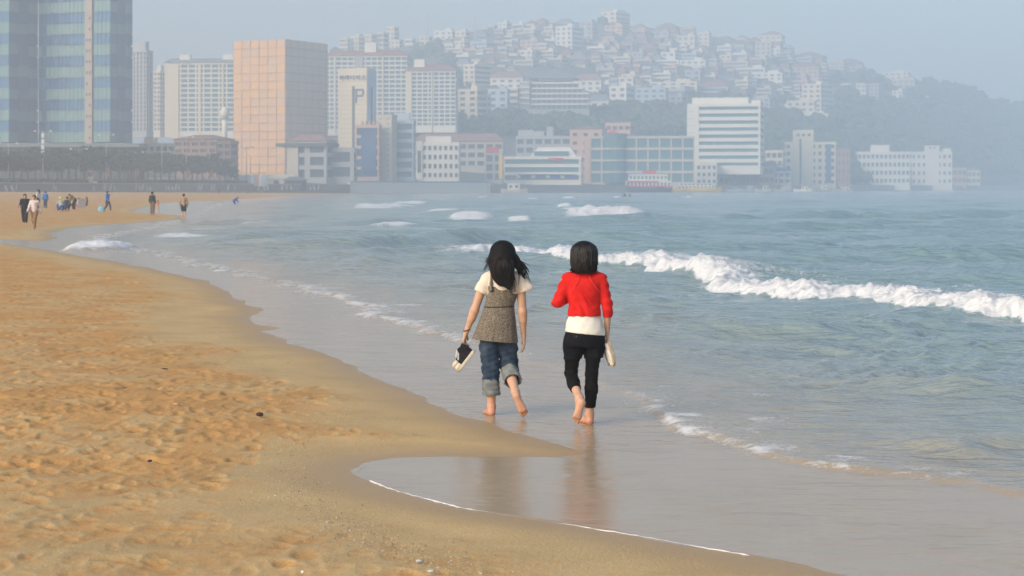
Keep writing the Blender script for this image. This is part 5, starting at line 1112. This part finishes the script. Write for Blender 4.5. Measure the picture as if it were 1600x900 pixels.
    f.warp(lambda X, Y, Z: .0015 * np.sin(110 * Z + 40 * X)).cut((0, 0, .148), (0, 0, -1)); i = unit((.040, -.19, -.105)); X, Y, Z = f.ax[0][:, None, None], f.ax[1][None, :, None], f.ax[2][None, None, :]
    dpl = (X + .080) * i[0] + (Y + .145) * i[1] + (Z - .320) * i[2]; f.v = np.where(X < -.005, np.maximum(f.v, dpl), f.v).astype(np.float32); f.obj('leggings', LEG, p)
    f = Field((-.16, -.16, 1.30), (.16, .20, 1.66), .0058)
    f.ell((-.003, .016, 1.525), (.112, .120, .105), .02).cone((-.003, -.005, 1.50), (-.001, -.022, 1.405), .118, .108, .03).cone((-.001, -.022, 1.41), (0, -.03, 1.375), .104, .082, .02)
    f.ell((-.003, .15, 1.47), (.075, .10, .11), 0, 'c'); f.cut((0, 0, 1.348), (.05, 0, -1)); f.warp(lambda X, Y, Z: .004 * np.sin(85 * X + 30 * Y) * np.clip((1.55 - Z) * 6, 0, 1)); hr = f.obj('hair', HAIR, p)
    rg = np.random.RandomState(16); mb = MB()
    for k in range(70):
        a = rg.uniform(math.pi * .93, math.pi * 2.07); x, y = .108 * math.cos(a), -.01 + .105 * math.sin(a); l = rg.uniform(1.335, 1.375); mb.tube([(x, y, 1.47), (x * 1.03, y * 1.04, 1.42), (x * (1.0 + .1 * rg.normal() * .5), y, l + .02), (x * (.98 + .12 * rg.normal()), y * .95, l)], [.006, .009, .007, .001], 5)
    mb.build('loose_locks', HAIR, hr, True)
    mb2 = MB()
    for k in range(130):
        a = rg.uniform(math.pi * .95, math.pi * 2.05); r_ = rg.uniform(.97, 1.03); pts = []
        for t in np.linspace(.12, 1, 9):
            zz = 1.632 - .27 * t ** 1.1; e_ = math.sqrt(max(0, 1 - ((zz - 1.525) / .108) ** 2)) if zz > 1.525 else 1; q_ = e_ * r_ * (1 if zz > 1.42 else 1 - (1.42 - zz) * 2.2); pts.append((-.003 + .116 * q_ * math.cos(a + .12 * t * rg.normal() * .4), .010 - .024 * min(1, t) + .117 * q_ * math.sin(a), zz))
        mb2.tube(pts, [.001] + [rg.uniform(.004, .008)] * 6 + [.004, .001], 5)
    mb2.build('strands', HAIR2, hr, True)
    WSH = fabric('white_canvas', (.68, .66, .60), (.78, .76, .71), 40, .85, .3, 150); TAN = M('tan_sole', (.48, .36, .22), .7, .12, 30)
    for k, (dx, dy, lb) in enumerate(((.222, .01, 'white low canvas shoe held in the hand of the woman in red'), (.212, .105, 'second white shoe, half hidden behind the first in the hand'))):
        ax = Vector((.22 - .05 * k, -.10, -.95)).normalized(); up = Vector((-.80, -.5 + .2 * k, -.2)); up = (up - ax * up.dot(ax)).normalized(); ay = up.cross(ax); R = Matrix((ax, ay, up)).transposed().to_4x4()
        R = R @ Matrix.Rotation(.1, 4, 'X')
        shoe('canvas_shoe', lb, .235, .082, .062, WSH, TAN, Matrix.Translation(Vector((gx + dx, gy + dy, .735))) @ R, None, None, 'white shoes carried by the woman in red')
woman_brown(); woman_red()

# ---------------------------------------------------------------- people farther along the beach
CM = {}
def cm(col):
    k = 'cloth_%02d%02d%02d' % tuple(int(c * 99) for c in col)
    if k not in CM: CM[k] = M(k, col, .9, .15, 6)
    return CM[k]
SKB = M('beach_skin', (.55, .33, .22), .6, .08, 6); HB = M('beach_hair', (.012, .010, .010), .5, .2, 10)
POSES = {  # hips, chest, head, knees, ankles, elbows, wrists for a 1.7 m figure; fy is the facing
 'stand': dict(hip=(0, 0, .92), ch=(0, 0, 1.32), hd=(0, .01, 1.57), kn=[(-.09, .02, .5), (.09, .02, .5)], an=[(-.10, 0, .08), (.10, 0, .08)], el=[(-.25, -.02, 1.12), (.25, -.02, 1.12)], wr=[(-.26, .06, .87), (.26, .06, .87)]),
 'walk': dict(hip=(0, 0, .90), ch=(0, .03, 1.30), hd=(0, .06, 1.55), kn=[(-.08, .20, .52), (.08, -.03, .47)], an=[(-.08, .26, .08), (.08, -.30, .16)], el=[(-.24, -.14, 1.10), (.24, .10, 1.10)], wr=[(-.25, -.10, .85), (.25, .28, .92)]),
 'bend': dict(hip=(0, -.15, .85), ch=(0, .15, 1.12), hd=(0, .38, 1.25), kn=[(-.12, .05, .48), (.12, .05, .48)], an=[(-.14, -.05, .08), (.14, -.05, .08)], el=[(-.24, .28, .92), (.24, .28, .92)], wr=[(-.15, .42, .72), (.15, .42, .72)]),
 'crouch': dict(hip=(0, -.15, .32), ch=(0, .05, .72), hd=(0, .16, .98), kn=[(-.18, .25, .52), (.18, .25, .52)], an=[(-.15, .05, .08), (.15, .05, .08)], el=[(-.26, .18, .55), (.26, .18, .55)], wr=[(-.14, .38, .5), (.14, .38, .5)]),
 'sit': dict(hip=(0, 0, .13), ch=(0, -.06, .58), hd=(0, 0, .86), kn=[(-.14, .38, .42), (.14, .38, .42)], an=[(-.13, .58, .06), (.13, .58, .06)], el=[(-.25, .10, .42), (.25, .10, .42)], wr=[(-.10, .32, .46), (.10, .32, .46)]),
}
def beach_z(x, y):
    d, _ = shore_d(np.array([[x]]), np.array([[y]])); return float(max(sand_z(d, 0, 0)[0, 0], -.06))
def figure(label, px, py, hpx, pose, top, low, face=0.0, hair='short', sleeves=.9, legs=.92, scale=1.0, skirt=False, z=None, D=None):
    P = POSES[pose]; full = {'stand': 1.7, 'walk': 1.68, 'bend': 1.4, 'crouch': 1.1, 'sit': .98}[pose]
    D = D or F * full * scale / hpx; x = U(px, D); zz = beach_z(x, D) if z is None else z
    h = .022; b = Field((-.42, -.5, -.02), (.42, .75, 1.76), h); hip, ch, hd = (np.array(P[k], float) for k in ('hip', 'ch', 'hd'))
    sh = [ch + np.array([s * .17, 0, .06]) for s in (-1, 1)]; hj = [hip + np.array([s * .09, 0, -.02]) for s in (-1, 1)]
    b.cone(hip, ch, .13, .135, .05, 'u', .8).cone(ch, ch * .5 + hd * .5 + np.array([0, 0, -.01]), .08, .05, .05).ell(hd + np.array([0, 0, .01]), (.075, .092, .115), .03).cone(sh[0], sh[1], .06, .06, .05)
    b.cone(hd + np.array([0, .085, .0]), hd + np.array([0, .105, -.025]), .016, .018, .02)
    for i in (0, 1):
        b.chain([sh[i], P['el'][i], P['wr'][i]], [.055, .044, .032], .03); w_ = np.array(P['wr'][i]); b.cone(w_, w_ + (w_ - np.array(P['el'][i])) * .35, .034, .026, .02)
        b.chain([hj[i], P['kn'][i], P['an'][i]], [.095, .065, .042], .03); a = np.array(P['an'][i]); b.cone(a + np.array([0, -.03, -.045]), a + np.array([0, .14, -.05]), .036, .034, .03)
    p = b.obj('person', SKB); p.location = (x, D, zz); p.rotation_euler = (0, 0, face); p.scale = (scale,) * 3; tag(p, label, 'person', 'people farther along the beach')
    t = Field((-.42, -.5, 0), (.42, .75, 1.76), h); t.cone(hip, ch, .155, .158, .05, 'u', .85).cone(sh[0], sh[1], .078, .078, .05)
    for i in (0, 1):
        e, w_ = np.array(P['el'][i]), np.array(P['wr'][i]); t.cone(sh[i], e, .074, .062, .04)
        if sleeves > .5: t.cone(e, e + (w_ - e) * sleeves, .062, .052, .03)
    t.obj('top', cm(top), p)
    l = Field((-.42, -.5, 0), (.42, .75, 1.3), h); l.cone(hip + np.array([0, 0, .06]), hip, .152, .152, .05, 'u', .85)
    for i in (0, 1):
        k, a = np.array(P['kn'][i]), np.array(P['an'][i]); l.cone(hj[i], hj[i] + (k - hj[i]) * min(1, legs * 2), .112, .088, .04)
        if legs > .5: l.cone(k, k + (a - k) * (legs - .5) * 2, .088, .068, .03)
    l.obj('trousers' if legs > .6 else 'shorts', cm(low), p)
    g = Field((-.3, -.5, .3), (.3, .75, 1.8), h); g.ell(hd + np.array([0, -.02, .045]), (.098, .105, .105), .02)
    if hair == 'long': g.cone(hd + np.array([0, -.06, .02]), hd + np.array([0, -.09, -.22]), .085, .07, .03)
    if hair == 'cap': pass
    g.ell(hd + np.array([0, .10, -.03]), (.075, .09, .09), 0, 'c'); g.obj('cap' if hair == 'cap' else 'hair', cm((.75, .68, .25)) if hair == 'cap' else HB, p)
    return p
PI = math.pi
figure('woman in black walking towards us beside a man in pale shirt', 39, 362, 51, 'walk', (.018, .018, .02), (.02, .02, .022), PI + .15, 'long', .4, .8)
figure('man in pale pink shirt and brown trousers walking beside the woman in black', 54, 364, 54, 'walk', (.68, .58, .56), (.27, .15, .07), PI - .1, 'short', .9, .95)
figure('person in blue jacket and jeans walking alone with a light blue bag', 168, 330, 32, 'walk', (.02, .17, .55), (.06, .07, .09), -PI / 2 - .5, 'long')
figure('man in dark jacket and brown trousers standing at the water with a child', 238, 338, 37, 'stand', (.035, .035, .032), (.20, .13, .07), -.5)
figure('small child in orange-red top beside the man in dark jacket', 247, 328, 20, 'stand', (.72, .13, .06), (.5, .3, .2), -1.2, 'short', .4, .3, .62)
figure('person in tan top and black shorts standing barefoot at the water edge', 287, 345, 39, 'stand', (.42, .28, .17), (.02, .02, .022), .2, 'short', .9, .42, z=-.03)
figure('person in blue crouching in the shallow water', 367, 328, 17, 'bend', (.02, .06, .45), (.03, .05, .30), -1.3, 'short', .9, .6, .95, z=-.35)
figure('person in white top and black trousers standing at left of the sand group', 60, 307, 31, 'stand', (.60, .58, .56), (.02, .02, .022), 1.2, 'long', .4)
figure('person in bright blue jacket and jeans standing in the sand group', 71, 308, 27, 'stand', (.03, .22, .62), (.05, .08, .15), .4, 'short', .9, .95, .9)
figure('person with yellow cap crouching in the middle of the sand group', 95, 307, 24, 'crouch', (.45, .45, .35), (.03, .07, .25), .5, 'cap', scale=1.05)
figure('dark clothed person crouching beside the yellow cap', 103, 308, 23, 'crouch', (.03, .04, .06), (.03, .05, .12), -.6, scale=1.05)
figure('person in black and yellow bending over behind the crouching group', 115, 304, 26, 'bend', (.20, .15, .03), (.03, .03, .03), 1.4)
figure('person in white sitting on the sand with red bundle', 122, 306, 14, 'sit', (.68, .65, .62), (.35, .08, .06), 1.0, scale=.9)
figure('person in black sitting at the right end of the sand group', 135, 306, 14, 'sit', (.015, .015, .018), (.02, .02, .022), 1.7, 'long', scale=.95)
figure('tiny far figure in dark clothes near the end of the beach', 342, 298.5, 5.5, 'crouch', (.03, .03, .03), (.03, .03, .03), 0, D=560)
figure('far figure standing at the water before the promenade end, left of a pair', 386, 299, 8, 'stand', (.05, .05, .06), (.04, .04, .05), 0, D=600)
figure('far figure in grey, right one of the pair by the promenade end', 392, 299, 8, 'stand', (.12, .11, .11), (.05, .05, .06), 0, D=602)
figure('far dark swimmer showing head and shoulders, left of two', 976, 307, 8, 'stand', (.02, .02, .02), (.02, .02, .02), 0, z=-1.0, D=470)
figure('far dark swimmer showing head and shoulders, right of two', 984, 307.5, 8, 'stand', (.02, .02, .025), (.02, .02, .02), .4, z=-1.05, D=468)
# light blue bag
D = F * 1.68 / 32; r = empty('tote_bag', (U(158.5, D), D - .1, .02), .2); tag(r, 'big light blue bag beside the walker in blue jacket', 'bag')
LB = M('light_blue_bag', (.25, .50, .66), .7, .12, 4); Field((-.36, -.2, 0), (.36, .2, .66), .02).ell((0, 0, .28), (.27, .13, .27), .02).ell((.05, 0, .2), (.24, .14, .2), .05).obj('pouch', LB, r); MB().tube([(-.15, 0, .48), (-.05, 0, .72), (.2, 0, .74), (.3, 0, .60)], .015, 5).build('strap', LB, r)
# dark heap
D = 175; r = empty('bundle', (U(38, D), D, beach_z(U(38, D), D))); tag(r, 'dark heap of bags lying on the sand above the walking couple', 'bundle'); DK = M('dark_bundle', (.035, .04, .04), .9, .3, 5)
for k, (a, h_) in enumerate(((-.28, .16), (.05, .22), (.36, .14))): Field((-.4, -.3, 0), (.4, .3, .45), .02).ell((0, 0, .09), (.26, .18, h_), .02).ell((.1, .05, .12), (.15, .12, h_ * .8), .04).obj('sack', DK, r).location = (a, .05 * k, 0)
D = 176; r = empty('beach_sheet', (U(128, D), D, beach_z(U(128, D), D))); tag(r, 'grey upright windbreak beside the sitting sand group', 'windbreak')
bx('cloth', W_GREY, r, -.35, .35, -.02, .02, .1, 1.0, (.3, .15, .4)); MB().tube([(-.4, 0, 0), (-.4, .1, 1.05)], .02, 5).build('pole', STEEL, r)

# ---------------------------------------------------------------- litter and shells on the near sand
def ground_at(px, py):
    x, y = G(px, py, .2); z = beach_z(x, y); x, y = G(px, py, z); z = beach_z(x, y); return G(px, py, z) + (z,)
def scrap(name, label, px, py, size, col, cat, rz):
    x, y, z = ground_at(px, py); rg_ = np.random.RandomState(int(px)); v = IV * np.array(size) * rg_.uniform(.7, 1.25, (12, 1)); o = add(name, npmesh(name, v, IF, M(name + '_' + cat, col, .7, .3, 40)), None, (x, y, z + size[2] * .8 + .012)); o.rotation_euler = (.1, 0, rz); tag(o, label, cat)
scrap('bottle_cap', 'small dark blue scrap lying on the near sand', 234, 724, (.022, .016, .010), (.03, .04, .10), 'litter', .3)
scrap('wrapper', 'tiny pink and white wrapper on the footprinted sand', 276, 634, (.035, .02, .008), (.75, .32, .24), 'litter', .1)
scrap('seaweed', 'dark reddish clump of weed on the sand near the shell band', 406, 652, (.035, .03, .018), (.06, .025, .02), 'weed', .5)
scrap('driftwood', 'thin dark stick on the sand in mid beach', 257, 579, (.055, .012, .010), (.05, .04, .035), 'stick', -.4)
scrap('pebble', 'pale flat pebble on the smooth sand at bottom middle', 655, 881, (.028, .02, .008), (.50, .50, .46), 'pebble', .2)
scrap('pebble', 'dark reddish pebble at the very bottom of the sand', 674, 898, (.026, .02, .010), (.12, .05, .04), 'pebble', .2)
scrap('shell', 'white shell scrap at the bottom left of the sand', 473, 899, (.016, .012, .008), (.75, .73, .68), 'shell', .9)
def shells():
    rg_ = np.random.RandomState(31); Vs = []; Fs = []; n = 0; q = IF
    path = [(330, 505), (400, 545), (440, 600), (470, 655), (460, 700), (455, 745), (520, 790), (560, 820), (640, 850), (760, 890)]
    shades = []
    for _ in range(4200):
        i = rg_.randint(len(path) - 1); t = rg_.rand(); px = path[i][0] * (1 - t) + path[i + 1][0] * t + rg_.normal() * (26 + 40 * (rg_.rand() < .35)); py = path[i][1] * (1 - t) + path[i + 1][1] * t + rg_.normal() * 12
        if py > 905: continue
        x, y = G(px, py, .12); d, _p = shore_d(np.array([[x]]), np.array([[y]])) if False else (None, None)
        Vs.append((x, y)); 
    P = np.array(Vs); d, _ = shore_d(P[:, 0][None], P[:, 1][None]); z = sand_z(d, 0, 0)[0]; ok = d[0] > .35; P = P[ok]; z = z[ok]; V = []; Fq = []; mi = []
    for k in range(len(P)):
        s = rg_.uniform(.002, .0048) * (1.7 if rg_.rand() < .06 else 1); v = IV[[0, 5, 11, 10, 2, 9]] * s; a = rg_.normal(size=3) * .4
        o = np.array([(-1, 0, 0), (1, 0, 0), (0, -1, 0), (0, 1, 0), (0, 0, 1), (0, 0, -1)]) * s * rg_.uniform(.5, 1.4, (6, 1)); V.append(o + np.array([P[k, 0], P[k, 1], z[k] + .006])); b_ = 6 * k
        Fq += [(b_, b_ + 2, b_ + 4), (b_ + 2, b_ + 1, b_ + 4), (b_ + 1, b_ + 3, b_ + 4), (b_ + 3, b_, b_ + 4)]; mi += [rg_.randint(3) if rg_.rand() < .5 else 2] * 4
    m = npmesh('shell_fragments', np.concatenate(V), Fq, None, False)
    for mm in (M('shell_white', (.62, .54, .43), .6, .1, 30), M('shell_grey', (.34, .27, .19), .7, .1, 30), M('shell_dark', (.20, .145, .09), .8, .1, 30)): m.materials.append(mm)
    m.polygons.foreach_set('material_index', mi); tag(add('shell_fragments', m), 'band of broken shells and grit along the old tide line', kind='stuff')
shells()

# ---------------------------------------------------------------- haze
def haze():
    m = bpy.data.materials.new('haze'); m.use_nodes = True; nt = m.node_tree; nt.nodes.clear(); out = nt.nodes.new('ShaderNodeOutputMaterial'); v = nt.nodes.new('ShaderNodeVolumePrincipled')
    v.inputs['Color'].default_value = HAZE_COL; v.inputs['Density'].default_value = HAZE_DENS; v.inputs['Anisotropy'].default_value = HAZE_ANI
    nt.links.new(v.outputs[0], out.inputs['Volume'])
    o = bx('haze', m, None, -1700, 1700, -150, 2950, -3.5, 162); o['kind'] = 'stuff'; o['label'] = 'pale sea haze over the bay and the town'
HAZE_COL, HAZE_DENS, HAZE_ANI = (.76, .885, 1.0, 1), .00104, .0
haze()
